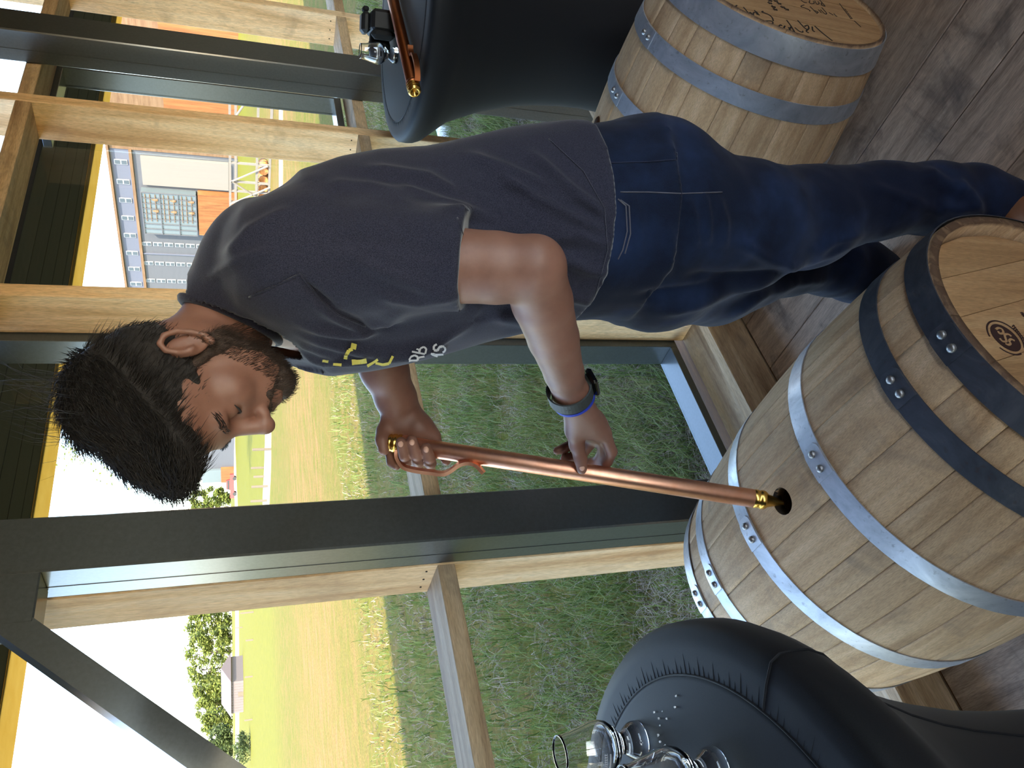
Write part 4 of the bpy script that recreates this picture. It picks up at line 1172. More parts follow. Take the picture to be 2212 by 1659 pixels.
def vnorm(V, F):
    fn = np.cross(V[F[:, 2]]-V[F[:, 0]], V[F[:, 3]]-V[F[:, 1]]); N_ = np.zeros_like(V)
    for j in range(4):
        for i in range(3): N_[:, i] += np.bincount(F[:, j], fn[:, i], len(V))
    return N_/np.maximum(np.linalg.norm(N_, axis=1), 1e-9)[:, None]
def topix(V):
    Q = V-np.array(EYE); d = Q @ np.array(CF); return np.stack([1106-FPX*(Q @ np.array(CU))/d, 1659-(829.5+FPX*(Q @ np.array(CR))/d)], 1)
def folds(V, F, lines, toward=True):
    """raise soft cloth folds along curves traced on the visible side"""
    Nn = vnorm(V, F); pix = topix(V); vw = np.array(EYE)-V; vw /= np.linalg.norm(vw, axis=1)[:, None]
    face = np.clip(((Nn*vw).sum(1)+.15)*2.2, 0, 1); disp = np.zeros(len(V))
    for pts, amp, sig in lines:
        P = np.array(pts, float); best = np.full(len(V), 1e9); bt = np.zeros(len(V)); n = len(P)-1
        for i in range(n):
            a, b = P[i], P[i+1]; w_ = b-a; t = np.clip(((pix-a) @ w_)/(w_ @ w_), 0, 1); dd_ = np.hypot(*(pix-a-t[:, None]*w_).T)
            m = dd_ < best; best[m] = dd_[m]; bt[m] = (i+t[m])/n
        disp += 1.3*amp*np.exp(-(best/sig)**2)*np.clip(np.minimum(bt, 1-bt)*5+.15, 0, 1)
    return V+Nn*(disp*face)[:, None]
def wrinkle(V, F, sc, amp, stretch=(1, 1, 1), seed=0):
    Nn = vnorm(V, F); out = np.empty(len(V)); s_ = np.array(stretch)*sc
    for i, p in enumerate(V*s_): out[i] = noise.noise(Vector((p[0]+seed, p[1], p[2])))
    return V+Nn*(out*amp)[:, None]
def w3(x, y, t): return np.array(px(x, y, t))

FACE = math.radians(160); ef = Vector((math.cos(FACE), math.sin(FACE), 0)); el_ = Vector((-ef.y, ef.x, 0))
# ---- torso stations traced from the outline: picture column, back edge, front edge, depth, half width
ST = [(560, 500, 725, 1.215, .125), (595, 448, 770, 1.225, .162), (640, 398, 790, 1.235, .190), (720, 368, 808, 1.25, .197), (800, 352, 797, 1.262, .196), (900, 341, 775, 1.278, .182), (1000, 318, 748, 1.297, .172), (1100, 292, 722, 1.316, .168), (1200, 279, 697, 1.336, .170), (1290, 281, 690, 1.352, .176), (1360, 290, 690, 1.366, .182)]
Zs = []; Cx = []; Cy = []; Aa = []; Bb = []
for (x, yb, yf, t, b) in ST:
    p, q = px(x, yb, t), px(x, yf, t); m = (p+q)/2; hlf = (p-q).length/2; ph = math.radians(20)
    Zs.append(m.z); Cx.append(m.x); Cy.append(m.y); Aa.append(math.sqrt(max(.004, hlf**2-(b*math.sin(ph))**2))/math.cos(ph)); Bb.append(b)
Zs, Cx, Cy, Aa, Bb = [np.array(q[::-1]) for q in (Zs, Cx, Cy, Aa, Bb)]
SHL = px(632, 555, 1.095); ELL = px(1150, 583, 1.085); WRL = px(1232, 850, 1.315)
SHR = px(650, 600, 1.235)-el_*.185; ELR = px(780, 672, 1.43); WRR = px(868, 893, 1.535)
NB = px(497, 699, 1.195); NA = (px(497-31, 699+65, 1.185)-NB).normalized()      # neck base and the way the neck leaves it
HY = math.radians(167); HP = math.radians(40)
HM = Matrix.Rotation(HY, 4, 'Z') @ Matrix.Rotation(HP, 4, 'Y') @ Matrix.Rotation(math.radians(0), 4, 'X')
ear_w = px(403, 746, 1.055); HO = ear_w-(HM.to_3x3() @ Vector((-.010, .080, -.002))); HM.translation = HO
HI = HM.inverted()

# ---- head and neck (built in the head's own frame)
f = Field((-.135, -.115, -.235), (.150, .115, .165), .0026)
f.ell((-.012, 0, .048), (.098, .078, .092)); f.ell((.034, 0, .046), (.062, .062, .060), .03); f.ell((.045, 0, -.025), (.056, .057, .070), .03)
for s_ in (-1, 1):
    f.cap((-.002, s_*.052, -.042), (.062, s_*.020, -.086), .022, .020, .025)
    f.ell((.064, s_*.040, -.018), (.026, .022, .020), .02)
f.ell((.082, 0, -.087), (.019, .023, .017), .018); f.ell((.085, 0, -.054), (.020, .030, .022), .02)
f.cap((.086, -.034, .024), (.086, .034, .024), .013, .013, .016)
for s_ in (-1, 1): f.ell((.100, s_*.031, .004), (.016, .017, .011), .012, 'sub')
for s_ in (-1, 1): f.ell((.0795, s_*.032, .004), (.0135, .0150, .0130), .004)
f.cap((.093, 0, .018), (.120, 0, -.022), .0095, .0115, .008); f.ell((.120, 0, -.027), (.0145, .0135, .0125), .006)
for s_ in (-1, 1): f.ell((.106, s_*.0125, -.033), (.013, .0075, .0085), .005)
for s_ in (-1, 1): f.ell((.110, s_*.0065, -.0405), (.005, .0035, .004), .002, 'sub')
f.cap((.101, -.014, -.0555), (.101, .014, -.0555), .0055, .0055, .005); f.cap((.098, -.013, -.0680), (.098, .013, -.0680), .0062, .0062, .005)
f.cap((.108, -.022, -.0617), (.108, .022, -.0617), .0018, .0018, .002, 'sub')
eu = Vector((-.42, 0, .907)).normalized(); efw = Vector((.907, 0, .42))
for s_ in (-1, 1):
    c0 = Vector((-.010, s_*.078, -.002)); RE = np.array([(efw.x, 0, eu.x), (efw.y, 1, eu.y), (efw.z, 0, eu.z)])
    tl = lambda a, b, o: c0+efw*a+eu*b+Vector((0, s_*o, 0))
    f.ell(c0, (.017, .006, .028), .004, 'add', RE)
    ring = [tl(.012, -.004, .004), tl(.010, .014, .006), tl(.004, .028, .008), tl(-.006, .032, .010), tl(-.016, .024, .012), tl(-.019, .008, .012), tl(-.015, -.010, .010), tl(-.007, -.024, .008), tl(.003, -.031, .006)]
    f.chain(ring, [.0035, .004, .0042, .0044, .0044, .0042, .0040, .0046, .0062], .002)
    f.ell(tl(.001, -.002, .0100), (.0075, .0060, .0105), .003, 'sub', RE); f.ell(tl(-.008, .016, .0100), (.005, .0030, .008), .003, 'sub', RE); f.cap(tl(.009, -.008, .006), tl(.008, -.001, .007), .0035, .003, .003)
nb = HI @ NB; n2 = HI @ (NB-NA*.07)
f.cap((-.026, 0, -.030), nb, .062, .064, .03); f.cap(nb, n2, .064, .050, .02)
f.cap((.030, 0, -.066), (nb[0]+.035, 0, nb[2]+.02), .024, .030, .03)
Vh, Fh = f.surf(); Vh = relax(Vh, Fh, 2, .4)
VhL = Vh.copy(); HMn = np.array(HM); Vh = Vh @ HMn[:3, :3].T+HMn[:3, 3]

# ---- left arm and hand
def finger(f, pts, r0=.0108, r1=.0088, k=.0035):
    P = [px(*q) for q in pts]; n = len(P); f.chain(P, [r0+(r1-r0)*i/(n-1) for i in range(n)], k)
    return P
lo = np.minimum.reduce([V3(q) for q in (SHL, ELL, WRL, px(1296, 1010, 1.5), px(1205, 975, 1.51))])-.085; hi = np.maximum.reduce([V3(q) for q in (SHL, ELL, WRL, px(1310, 1010, 1.5))])+.085
f = Field(lo, hi, .0030)
f.chain([SHL, SHL.lerp(ELL, .5), SHL.lerp(ELL, .85), ELL], [.060, .056, .050, .046], .006)
f.ell(ELL+(ELL-WRL).normalized()*.018+(ELL-SHL).normalized()*.012, (.026, .026, .026), .03)
FD = (WRL-ELL)
f.chain([ELL, ELL+FD*.22, ELL+FD*.5, ELL+FD*.8, WRL], [.046, .0445, .0395, .0325, .0285], .006)
hv = (px(1300, 945, 1.44)-WRL).normalized(); spread = (px(1270, 945, 1.487)-px(1308, 938, 1.42)).normalized()
f.cap(WRL-spread*.010, WRL+spread*.010, .026, .026, .012)
KN = [px(1306, 936, 1.418), px(1300, 944, 1.442), px(1286, 946, 1.466), px(1268, 942, 1.484)]
for i, q in enumerate(KN): f.cap(WRL+spread*(-.014+.009*i)+hv*.012, q, .017, .0130, .018)
f.ell(px(1268, 908, 1.412), (.026, .026, .026), .025)
finger(f, [(1306, 936, 1.418), (1321, 976, 1.448), (1311, 998, 1.480), (1299, 1004, 1.499)], .0122, .0098)
finger(f, [(1300, 944, 1.442), (1303, 978, 1.478), (1290, 998, 1.504), (1272, 1000, 1.512)], .0122, .0098)
finger(f, [(1286, 946, 1.466), (1262, 974, 1.496), (1242, 986, 1.508), (1219, 992, 1.509)], .0116, .0092)
finger(f, [(1268, 942, 1.484), (1242, 955, 1.502), (1222, 966, 1.507), (1203, 974, 1.507)], .0104, .0084)
f.cap(px(1246, 880, 1.365), px(1240, 930, 1.410), .020, .0165, .02)
TH = finger(f, [(1240, 930, 1.410), (1246, 962, 1.430), (1254, 990, 1.441), (1257, 1014, 1.445)], .0150, .0100, .008)
Va, Fa = f.surf(); Va = relax(Va, Fa, 4, .5)

# ---- right forearm and hand
lo = np.minimum.reduce([V3(q) for q in (SHR, ELR, WRR, px(826, 966, 1.49), px(964, 1000, 1.5))])-.085; hi = np.maximum.reduce([V3(q) for q in (SHR, ELR, WRR, px(964, 1000, 1.5), px(850, 1000, 1.5))])+.085
f = Field(lo, hi, .0030)
f.chain([SHR, SHR.lerp(ELR, .5), ELR], [.060, .054, .046], .02)
FD = (WRR-ELR); f.chain([ELR, ELR+FD*.25, ELR+FD*.55, ELR+FD*.85, WRR], [.046, .047, .043, .037, .033], .02)
for q, r in (((850, 948, 1.533), .0145), ((870, 956, 1.540), .0145), ((896, 957, 1.538), .0145), ((922, 953, 1.530), .0140), ((938, 942, 1.522), .0135)):
    f.cap(WRR, px(*q), .024, r, .020)
f.ell(px(905, 925, 1.525), (.026, .026, .026), .02); f.ell(px(855, 922, 1.520), (.022, .022, .022), .02)
finger(f, [(850, 948, 1.533), (842, 976, 1.532), (846, 998, 1.520), (856, 1006, 1.512)], .0112, .0092)
RF = [finger(f, q, .0120, .0100) for q in ([(868, 956, 1.540), (878, 996, 1.517), (874, 985, 1.474), (866, 955, 1.466)], [(894, 957, 1.538), (904, 999, 1.515), (900, 984, 1.471), (890, 951, 1.464)], [(921, 954, 1.531), (930, 1001, 1.512), (928, 990, 1.470), (921, 968, 1.463)])]
finger(f, [(938, 942, 1.522), (954, 980, 1.521), (964, 996, 1.508)], .0110, .0090)
TR = finger(f, [(842, 905, 1.522), (830, 932, 1.508), (826, 950, 1.496), (829, 972, 1.490)], .0165, .0108, .008)
Vr, Fr = f.surf(); Vr = relax(Vr, Fr, 2, .4)

# ---- trunk and legs under the clothes
LL = [(1450, 462, 1.365, .118), (1600, 488, 1.445, .114), (1740, 470, 1.515, .092), (1900, 432, 1.578, .073), (2020, 428, 1.618, .070), (2100, 434, 1.640, .069), (2160, 446, 1.654, .064)]
RL = [(1420, 572, 1.46, .112), (1540, 588, 1.615, .106), (1690, 558, 1.775, .083), (1790, 568, 1.865, .072), (1850, 585, 1.920, .074), (1885, 596, 1.950, .072)]
LP = [px(*q[:3]) for q in LL]; RP = [px(*q[:3]) for q in RL]
allp = [V3(q) for q in LP+RP]
f = Field(np.minimum(np.minimum.reduce(allp), (min(Cx)-.22, min(Cy)-.22, 0))-.12, np.maximum(np.maximum.reduce(allp), (max(Cx)+.22, max(Cy)+.22, 1.55))+.10, .012)
f.loft(Zs, Cx, Cy, Aa*.80, Bb*.78, FACE); f.cap(SHL, SHR, .045, .045, .04); f.cap(NB, px(640, 594, 1.235), .05, .08, .04)
f.chain(LP, [q[3]*.62 for q in LL], .02); f.chain(RP, [q[3]*.62 for q in RL], .02)
Vt, Ft = f.surf()
Vall = [Vh, Va, Vr, Vt]; off = np.cumsum([0]+[len(v) for v in Vall])
BASE = Vector((1.10, .86, 0))
def np_obj(name, V, F, mat, parent=None, origin=None):
    me = bpy.data.meshes.new(name); V = np.asarray(V, np.float32)
    if origin is not None: V = V-np.array(origin, np.float32)
    me.vertices.add(len(V)); me.vertices.foreach_set('co', V.ravel().astype(np.float32))
    F = np.asarray(F, np.int32); m = F.shape[1]
    me.loops.add(F.size); me.loops.foreach_set('vertex_index', F.ravel())
    me.polygons.add(len(F)); me.polygons.foreach_set('loop_start', np.arange(len(F), dtype=np.int32)*m); me.polygons.foreach_set('loop_total', np.full(len(F), m, np.int32))
    me.polygons.foreach_set('use_smooth', np.ones(len(F), bool)); me.materials.append(M[mat]); me.update(calc_edges=True); me.validate()
    o = bpy.data.objects.new(name, me)
    if origin is not None: o.matrix_basis = Matrix.Translation(origin)
    return link(o, parent)
man = np_obj('person', np.concatenate(Vall), np.concatenate([q+o_ for q, o_ in zip((Fh, Fa, Fr, Ft), off)]), 'skin', None, BASE)
tag(man, 'bearded man in navy tee and dark jeans holding a copper tube over a barrel', 'person')

# ---- t-shirt
HEMZ = 1.045
lo = (min(Cx)-.26, min(Cy)-.30, HEMZ-.02); hi = (max(Cx)+.26, max(Cy)+.30, Zs[-1]+.10)
lo = np.minimum(lo, V3(SHL)-.10); lo[2] = HEMZ-.03; hi = np.maximum(hi, V3(SHR)+.10)
f = Field(lo, hi, .0050)
f.loft(Zs, Cx, Cy, Aa, Bb, FACE, .02)
f.cap(px(655, 590, 1.130), px(655, 600, 1.34), .070, .070, .06)
f.cap(NB+NA*.004, NB-NA*.07, .080, .074, .03); f.cap(px(476, 650, 1.205), px(580, 570, 1.215), .056, .070, .03)
f.cap(px(585, 585, 1.15), SHL, .055, .060, .08); f.ell(px(572, 555, 1.165), (.062, .062, .062), .08)
sd = (ELL-SHL).normalized(); hemL = px(1003, 560, 1.092)
f.chain([SHL, SHL.lerp(hemL, .5), hemL+sd*.06], [.074, .071, .074], .035)
sr = (ELR-SHR).normalized(); f.chain([SHR, SHR+sr*.27], [.072, .074], .035)
f.plane(hemL, sd) if False else None
# cut the sleeve at its hem, the body at the lower hem, the top at the neck
P3 = (f.ax[0][:, None, None], f.ax[1][None, :, None], f.ax[2][None, None, :])
hn = (sd*.97+Vector((CR.x, CR.y, CR.z))*-.0).normalized()
dcut = (P3[0]-hemL.x)*hn.x+(P3[1]-hemL.y)*hn.y+(P3[2]-hemL.z)*hn.z
darm = np.sqrt(((P3[0]-hemL.x)-dcut*hn.x)**2+((P3[1]-hemL.y)-dcut*hn.y)**2+((P3[2]-hemL.z)-dcut*hn.z)**2)
torso_only = Field(lo, hi, .0050); torso_only.loft(Zs, Cx, Cy, Aa, Bb, FACE, .0)
cutmask = np.where((darm < .13) & (dcut < .22) & (torso_only.D > -.002), dcut, -1.0)
f.D = np.maximum(f.D, np.where(cutmask > -.02, np.minimum(cutmask, torso_only.D+.02), -1.0).astype(np.float32))
f.plane((0, 0, HEMZ), (0, 0, -1))
na = NA
dn_ = (P3[0]-NB.x)*na.x+(P3[1]-NB.y)*na.y+(P3[2]-NB.z)*na.z-.004
rn_ = np.sqrt((P3[0]-NB.x)**2+(P3[1]-NB.y)**2+(P3[2]-NB.z)**2)
f.D = np.maximum(f.D, np.where(rn_ < .16, dn_, -1).astype(np.float32))
Vs, Fs = f.surf(); Vs = relax(Vs, Fs, 3, .5)
# open the lower hem and the neck
cen = Vs[Fs].mean(1); keep = ~((cen[:, 2] < HEMZ+.003))
keep &= ~((((cen-np.array(NB)) @ np.array(na) > -.002)) & (np.linalg.norm(cen-np.array(NB), axis=1) < .12))
Fs = Fs[keep]
SF = [([(679, 656), (744, 689), (778, 703), (819, 702), (876, 680)], .010, 11), ([(640, 700), (715, 714), (754, 720), (786, 718), (830, 703)], .008, 9), ([(640, 721), (705, 738), (770, 754), (827, 757), (884, 751), (941, 738)], .008, 9),
      ([(640, 738), (694, 757), (738, 764)], .006, 8), ([(625, 770), (700, 776), (754, 774), (819, 770), (884, 757), (941, 739), (1010, 708)], .009, 8),
      ([(648, 604), (690, 645), (723, 674), (800, 708), (860, 700)], -.010, 8), ([(539, 641), (600, 615), (650, 592)], -.003, 4),
      ([(783, 365), (924, 383), (989, 419)], .007, 12), ([(700, 400), (800, 405), (900, 430)], .006, 14), ([(850, 400), (960, 440), (1060, 470)], .006, 12), ([(1137, 325), (1242, 416), (1315, 470)], .008, 13), ([(1050, 360), (1160, 430), (1260, 480), (1310, 500)], .007, 12), ([(1000, 330), (1100, 365), (1200, 410)], .006, 12),
      ([(820, 640), (900, 655), (1000, 640)], .005, 12), ([(760, 560), (860, 600), (960, 640)], .005, 16), ([(1240, 500), (1280, 520), (1320, 530)], .006, 12), ([(1220, 560), (1270, 580), (1315, 590)], .006, 12), ([(1190, 620), (1240, 640), (1280, 650)], .008, 12), ([(1060, 680), (1130, 690), (1200, 670)], .007, 14),
      ([(450, 600), (520, 560), (600, 540)], .005, 12), ([(480, 560), (540, 500), (640, 450)], .005, 14), ([(1140, 560), (1200, 540), (1260, 540)], -.006, 14), ([(700, 520), (800, 520), (900, 540), (990, 545)], -.004, 22)]
Vs = folds(Vs, Fs, SF); Vs = wrinkle(Vs, Fs, 9, .004, (1, 1, .45), 5); Vs = wrinkle(Vs, Fs, 26, .0013, (1, 1, .6), 9)
shirt = np_obj('t_shirt', Vs, Fs, 'shirt', man)
md = shirt.modifiers.new('thickness', 'SOLIDIFY'); md.thickness = .0022; md.offset = -1
sbvh = BVHTree.FromPolygons([Vector(v) for v in Vs], [tuple(q) for q in Fs])
# collar, hem and sleeve seams lie on the cloth
u_ = na.orthogonal().normalized(); v_ = na.cross(u_); ring = []
for k in range(41):
    a = 2*PI*k/40; dr = u_*math.cos(a)+v_*math.sin(a); ring.append(NB+dr*.0785-na*.004)
V, Fc = tube_geo(ring, .0075, 8, False, .6); obj('collar', V, Fc, 'shirt', shirt, True)
def seam(pts, name, r=.0012, mat='shirt', bv=None, par=None, lift=.0006):
    out = []
    fine = []
    for i in range(len(pts)-1):
        for k in range(8): fine.append((pts[i][0]+(pts[i+1][0]-pts[i][0])*k/8, pts[i][1]+(pts[i+1][1]-pts[i][1])*k/8))
    fine.append(pts[-1])
    for (x, y) in fine:
        r_ = ray(x, y).normalized(); h = (bv or sbvh).ray_cast(EYE, r_)
        if h[0] is not None and (not out or (h[0]-out[-1]).length < .06): out.append(h[0]-r_*lift)
    if len(out) < 3: return
    V, Fc = tube_geo(out, r, 5); return obj(name, V, Fc, mat, par or shirt, True)
seam([(988, 470), (1005, 520), (1014, 580), (1016, 640)], 'sleeve_hem_stitch', .0010)
seam([(538, 642), (600, 615), (648, 592), (690, 645), (730, 680), (790, 705)], 'shoulder_seam', .0016)
seam([(1185, 300), (1260, 370), (1305, 450), (1312, 540), (1285, 640)], 'hem_stitch', .0010)
# print on the chest, traced onto the cloth
def print_patch(polys, name, mat, tr):
    g = G()
    for poly in polys:
        P = [tr(p) for p in poly]; n = len(P); cx = sum(p[0] for p in P)/n; cy = sum(p[1] for p in P)/n
        pts = []
        for (x, y) in P:
            r_ = ray(x, y).normalized(); h = sbvh.ray_cast(EYE, r_)
            if h[0] is None: pts = None; break
            pts.append(h[0]+h[1]*(.0032 if h[1].dot(r_) < 0 else -.0032)-r_*.002)
        if pts is None or max((a-b).length for a in pts for b in pts) > .25: continue
        m_ = len(g.v); g.v += pts; g.f.append(tuple(range(m_, m_+n)))
    if g.v: return g.obj(name, mat, shirt)
trp = lambda p: (640+p[0]/6.144, 640+p[1]/6.144)
def stroke(pts, wd):
    out = []
    for i in range(len(pts)-1):
        (x0, y0), (x1, y1) = pts[i], pts[i+1]; n = 3; l = math.hypot(x1-x0, y1-y0) or 1; nx_, ny_ = -(y1-y0)/l*wd/2, (x1-x0)/l*wd/2
        for k in range(n):
            a, b = k/n, (k+1)/n; xa, ya, xb, yb = x0+(x1-x0)*a, y0+(y1-y0)*a, x0+(x1-x0)*b, y0+(y1-y0)*b
            out.append([(xa+nx_, ya+ny_), (xb+nx_, yb+ny_), (xb-nx_, yb-ny_), (xa-nx_, ya-ny_)])
    return out
YE = stroke([(762, 605), (742, 690)], 74)+stroke([(735, 690), (690, 705), (660, 760), (648, 822)], 46)+stroke([(360, 840), (440, 850)], 40)+stroke([(500, 885), (600, 895)], 34)+stroke([(735, 860), (850, 850), (930, 835)], 70)+stroke([(940, 905), (1020, 860), (1080, 815)], 34)+stroke([(1050, 865), (1150, 885), (1230, 870), (1275, 780)], 34)
print_patch(YE, 'yellow_print', 'print_y', trp)
LR = stroke([(1490, 838), (1600, 832)], 24)+stroke([(1492, 830), (1520, 790), (1568, 772), (1608, 792), (1604, 832)], 24)+stroke([(1604, 806), (1692, 782)], 24)
LB = stroke([(1532, 724), (1612, 742), (1700, 756)], 24)+stroke([(1590, 690), (1625, 700), (1626, 742)], 22)+stroke([(1628, 740), (1642, 682), (1688, 662), (1722, 690), (1704, 752)], 24)
LN = stroke([(1776, 744), (1868, 776)], 24)+stroke([(1796, 748), (1870, 752), (1945, 750)], 24)
LS = stroke([(1858, 625), (1818, 650), (1815, 700), (1860, 705), (1890, 660), (1930, 645), (1972, 668), (1965, 705), (1935, 722)], 26)
for nm, q in (('chest_letter', LR), ('chest_letter', LB), ('chest_letter', LN), ('chest_letter', LS)): print_patch(q, nm, 'print_w', trp)

# ---- jeans
f = Field(np.minimum(np.minimum.reduce(allp), (min(Cx)-.2, min(Cy)-.2, 0))-.13, np.maximum(np.maximum.reduce(allp), (max(Cx[:3])+.2, max(Cy[:3])+.22, 1.08))+.10, .0060)
f.loft(Zs[:4], Cx[:4], Cy[:4], Aa[:4]*.955, Bb[:4]*.95, FACE, .02)
f.chain(LP, [q[3] for q in LL], .03); f.chain(RP, [q[3] for q in RL], .03)
f.ell(px(1395, 432, 1.40), (.135, .150, .135), .05); f.ell(px(1400, 560, 1.44), (.118, .13, .13), .05)
f.plane((0, 0, 1.085), (0, 0, 1)); 
fl_ = LP[-1]; f.plane((0, 0, .030), (0, 0, -1))
Vj, Fj = f.surf(); Vj = relax(Vj, Fj, 3, .5)
cen = Vj[Fj].mean(1); Fj = Fj[~((cen[:, 2] < .034))]
JF = [([(1480, 420), (1500, 470), (1505, 540)], .006, 9), ([(1515, 410), (1530, 470), (1528, 530)], .006, 9), ([(1550, 420), (1565, 480), (1560, 540)], .005, 10), ([(1445, 480), (1450, 540), (1440, 600)], .005, 10),
      ([(1590, 520), (1660, 560), (1720, 575)], .009, 13), ([(1740, 555), (1800, 520), (1870, 500)], .008, 12), ([(1690, 580), (1790, 550), (1850, 520)], .006, 9), ([(1990, 370), (2040, 400), (2080, 420)], .010, 14), ([(2020, 440), (2070, 450), (2110, 440)], .008, 14), ([(2060, 390), (2090, 420), (2120, 470)], .008, 12),
      ([(1420, 680), (1500, 660), (1600, 620), (1680, 600)], .008, 12), ([(1560, 690), (1640, 640), (1720, 610), (1800, 600)], .008, 12), ([(1480, 600), (1600, 600), (1720, 590)], -.010, 12), ([(1380, 640), (1480, 630), (1580, 610)], -.008, 10), ([(1880, 400), (1960, 430), (2050, 470)], .005, 12), ([(1360, 400), (1380, 480), (1380, 560)], .004, 12)]
Vj = folds(Vj, Fj, JF); Vj = wrinkle(Vj, Fj, 10, .005, (1, 1, .8), 31); Vj = wrinkle(Vj, Fj, 30, .0012, (1, 1, 1), 3)
jeans = np_obj('jeans', Vj, Fj, 'denim', man); md = jeans.modifiers.new('thickness', 'SOLIDIFY'); md.thickness = .003; md.offset = -1
jb = BVHTree.FromPolygons([Vector(v) for v in Vj], [tuple(q) for q in Fj])
for pts, nm in (([(1284, 305), (1320, 352), (1400, 350), (1462, 345), (1462, 330)], 'back_pocket'), ([(1340, 415), (1400, 415), (1470, 418), (1560, 415)], 'side_seam'), ([(1335, 430), (1352, 445), (1355, 500), (1345, 540), (1335, 560)], 'front_pocket'), ([(1340, 432), (1359, 445), (1362, 505), (1350, 548)], 'pocket_stitch')):
    seam(pts, nm, .0011, 'thread' if nm != 'back_pocket' else 'denim_dark', jb, jeans, .0008)

# ---- boots
def boot(ankle, heel, yaw):
    fw = Vector((math.cos(yaw), math.sin(yaw), 0)); up_ = Vector((0, 0, 1))
    Pw = lambda a, z: Vector((heel.x, heel.y, 0))+fw*a+up_*z
    lo = V3(Pw(.1, .08))-.24; lo[2] = 0; f = Field(lo, V3(Pw(.1, .1))+.24, .005)
    f.chain([Pw(.045, .20), Pw(.045, .09), Pw(.055, .06)], [.046, .044, .046], .02); f.ell(Pw(.025, .045), (.042, .038, .045), .02)
    f.chain([Pw(.06, .055), Pw(.14, .045), Pw(.215, .030), Pw(.245, .026)], [.050, .044, .040, .030], .025); f.plane((0, 0, .014), (0, 0, -1))
    V, F = f.surf(); V = relax(V, F, 2); b = np_obj('boot', V, F, 'boot', man)
    out = []; n = 28
    for z in (.0, .016):
        for k in range(n):
            a = 2*PI*k/n; s_ = math.cos(a); L = .135+.145*s_; wd = .040+.006*math.sin(PI*(L+.0)/.28)
            q = Pw(L-.018, z)+Vector((-fw.y, fw.x, 0))*(math.sin(a)*wd); out.append(q)
    Fc = [tuple(range(n-1, -1, -1)), tuple(range(n, 2*n))]+[(k, (k+1) % n, n+(k+1) % n, n+k) for k in range(n)]
    obj('boot_sole', out, Fc, 'rubber', b)
    for s_ in (-1, 1):
        sv = Vector((-fw.y, fw.x, 0))*s_
        q = [Pw(.022, .115)+sv*.0405, Pw(.068, .115)+sv*.0405, Pw(.060, .050)+sv*.0440, Pw(.036, .050)+sv*.0440]; q2 = [v+sv*.004 for v in q]
        obj('elastic_panel', q+q2, [(0, 1, 2, 3), (7, 6, 5, 4)]+[(k, 4+k, 4+(k+1) % 4, (k+1) % 4) for k in range(4)], 'elastic', b)
    return b
hl = onz(2192, 425, .02); boot(LP[-1], Vector((hl.x+.012, hl.y, 0)), math.radians(163))
hr_ = RP[-1]; boot(RP[-1], Vector((hr_.x+.045, hr_.y-.01, 0)), math.radians(160))

# ---- hair, beard, brows
def HW(V): return np.asarray(V) @ HMn[:3, :3].T+HMn[:3, 3]
f = Field((-.150, -.115, -.080), (.150, .115, .195), .0030)
f.ell((-.014, 0, .052), (.1035, .0845, .098)); f.ell((.040, .004, .104), (.076, .064, .048), .03); f.ell((-.045, 0, .102), (.062, .068, .050), .03)
f.ell((.088, .004, .102), (.030, .044, .028), .03); f.ell((-.030, .01, .148), (.030, .034, .018), .02)
f.ell((.150, 0, -.020), (.092, .130, .104), .012, 'sub'); f.ell((.072, 0, -.060), (.075, .13, .085), .012, 'sub')
for s_ in (-1, 1): f.ell((-.008, s_*.098, -.012), (.026, .030, .042), .008, 'sub'); f.ell((.052, s_*.105, .020), (.040, .034, .050), .010, 'sub')
f.plane((-.05, 0, -.052), (.35, 0, -1))
Vq, Fq = f.surf(); Vq = relax(Vq, Fq, 2)
Vq = wrinkle(Vq, Fq, 55, .0035, (.5, 1.2, 1), 2)
hair = np_obj('hair', HW(Vq), Fq, 'hair', man)
def strands(V, F, n, ln, lift, comb, r, mat, parent, name, sel=None, drop=0.0):
    Nn = vnorm(V, F); cen = V[F].mean(1); fnn = Nn[F].mean(1); idx = np.arange(len(F))
    if sel is not None: idx = idx[sel(cen)]
    pick = rng.choice(idx, n); Vo = np.empty((n, 7, 3)); 
    for i, k in enumerate(pick):
        p = cen[k]; nn_ = fnn[k]; c_ = comb(p); c_ = c_-nn_*(c_ @ nn_)*.9; c_ = c_/(np.linalg.norm(c_)+1e-6)+rng.normal(0, .16, 3); l = ln*rng.uniform(.55, 1.25)
        q1 = p+c_*l*.5+nn_*lift*l*.75; q2 = p+c_*l+nn_*lift*l*1.05-np.array((0, 0, drop))*l
        sd_ = np.cross(c_, nn_); sd_ /= np.linalg.norm(sd_)+1e-6; th_ = nn_*r
        Vo[i] = [p-sd_*r, p+sd_*r, p+th_*1.2, q1-sd_*r*.8, q1+sd_*r*.8, q1+th_, q2]
    b = (np.arange(n)*7)[:, None]; tri = np.array([(0, 1, 4), (0, 4, 3), (1, 2, 5), (1, 5, 4), (2, 0, 3), (2, 3, 5), (3, 4, 6), (4, 5, 6), (5, 3, 6)])
    o = np_obj(name, HW(Vo.reshape(-1, 3)), (b[:, None, :]+tri[None]).reshape(-1, 3), mat, parent); o['kind'] = 'stuff'; return o
def comb(p):
    if p[2] > .085: return np.array((.9, .35, .15+.3*(p[0] > .05)))
    return np.array((-.35, 0, -.9))
strands(Vq, Fq, 5200, .034, .22, comb, .00055, 'hair', hair, 'hair_strand', lambda c: c[:, 2] > .075)
strands(Vq, Fq, 2600, .013, .30, comb, .00045, 'hair', hair, 'side_hair', lambda c: c[:, 2] <= .085)
strands(Vq, Fq, 70, .075, .55, lambda p: np.array((-.5, .3, .6)), .00035, 'hair', hair, 'stray_hair', lambda c: (c[:, 2] > .12) & (c[:, 0] < .0))
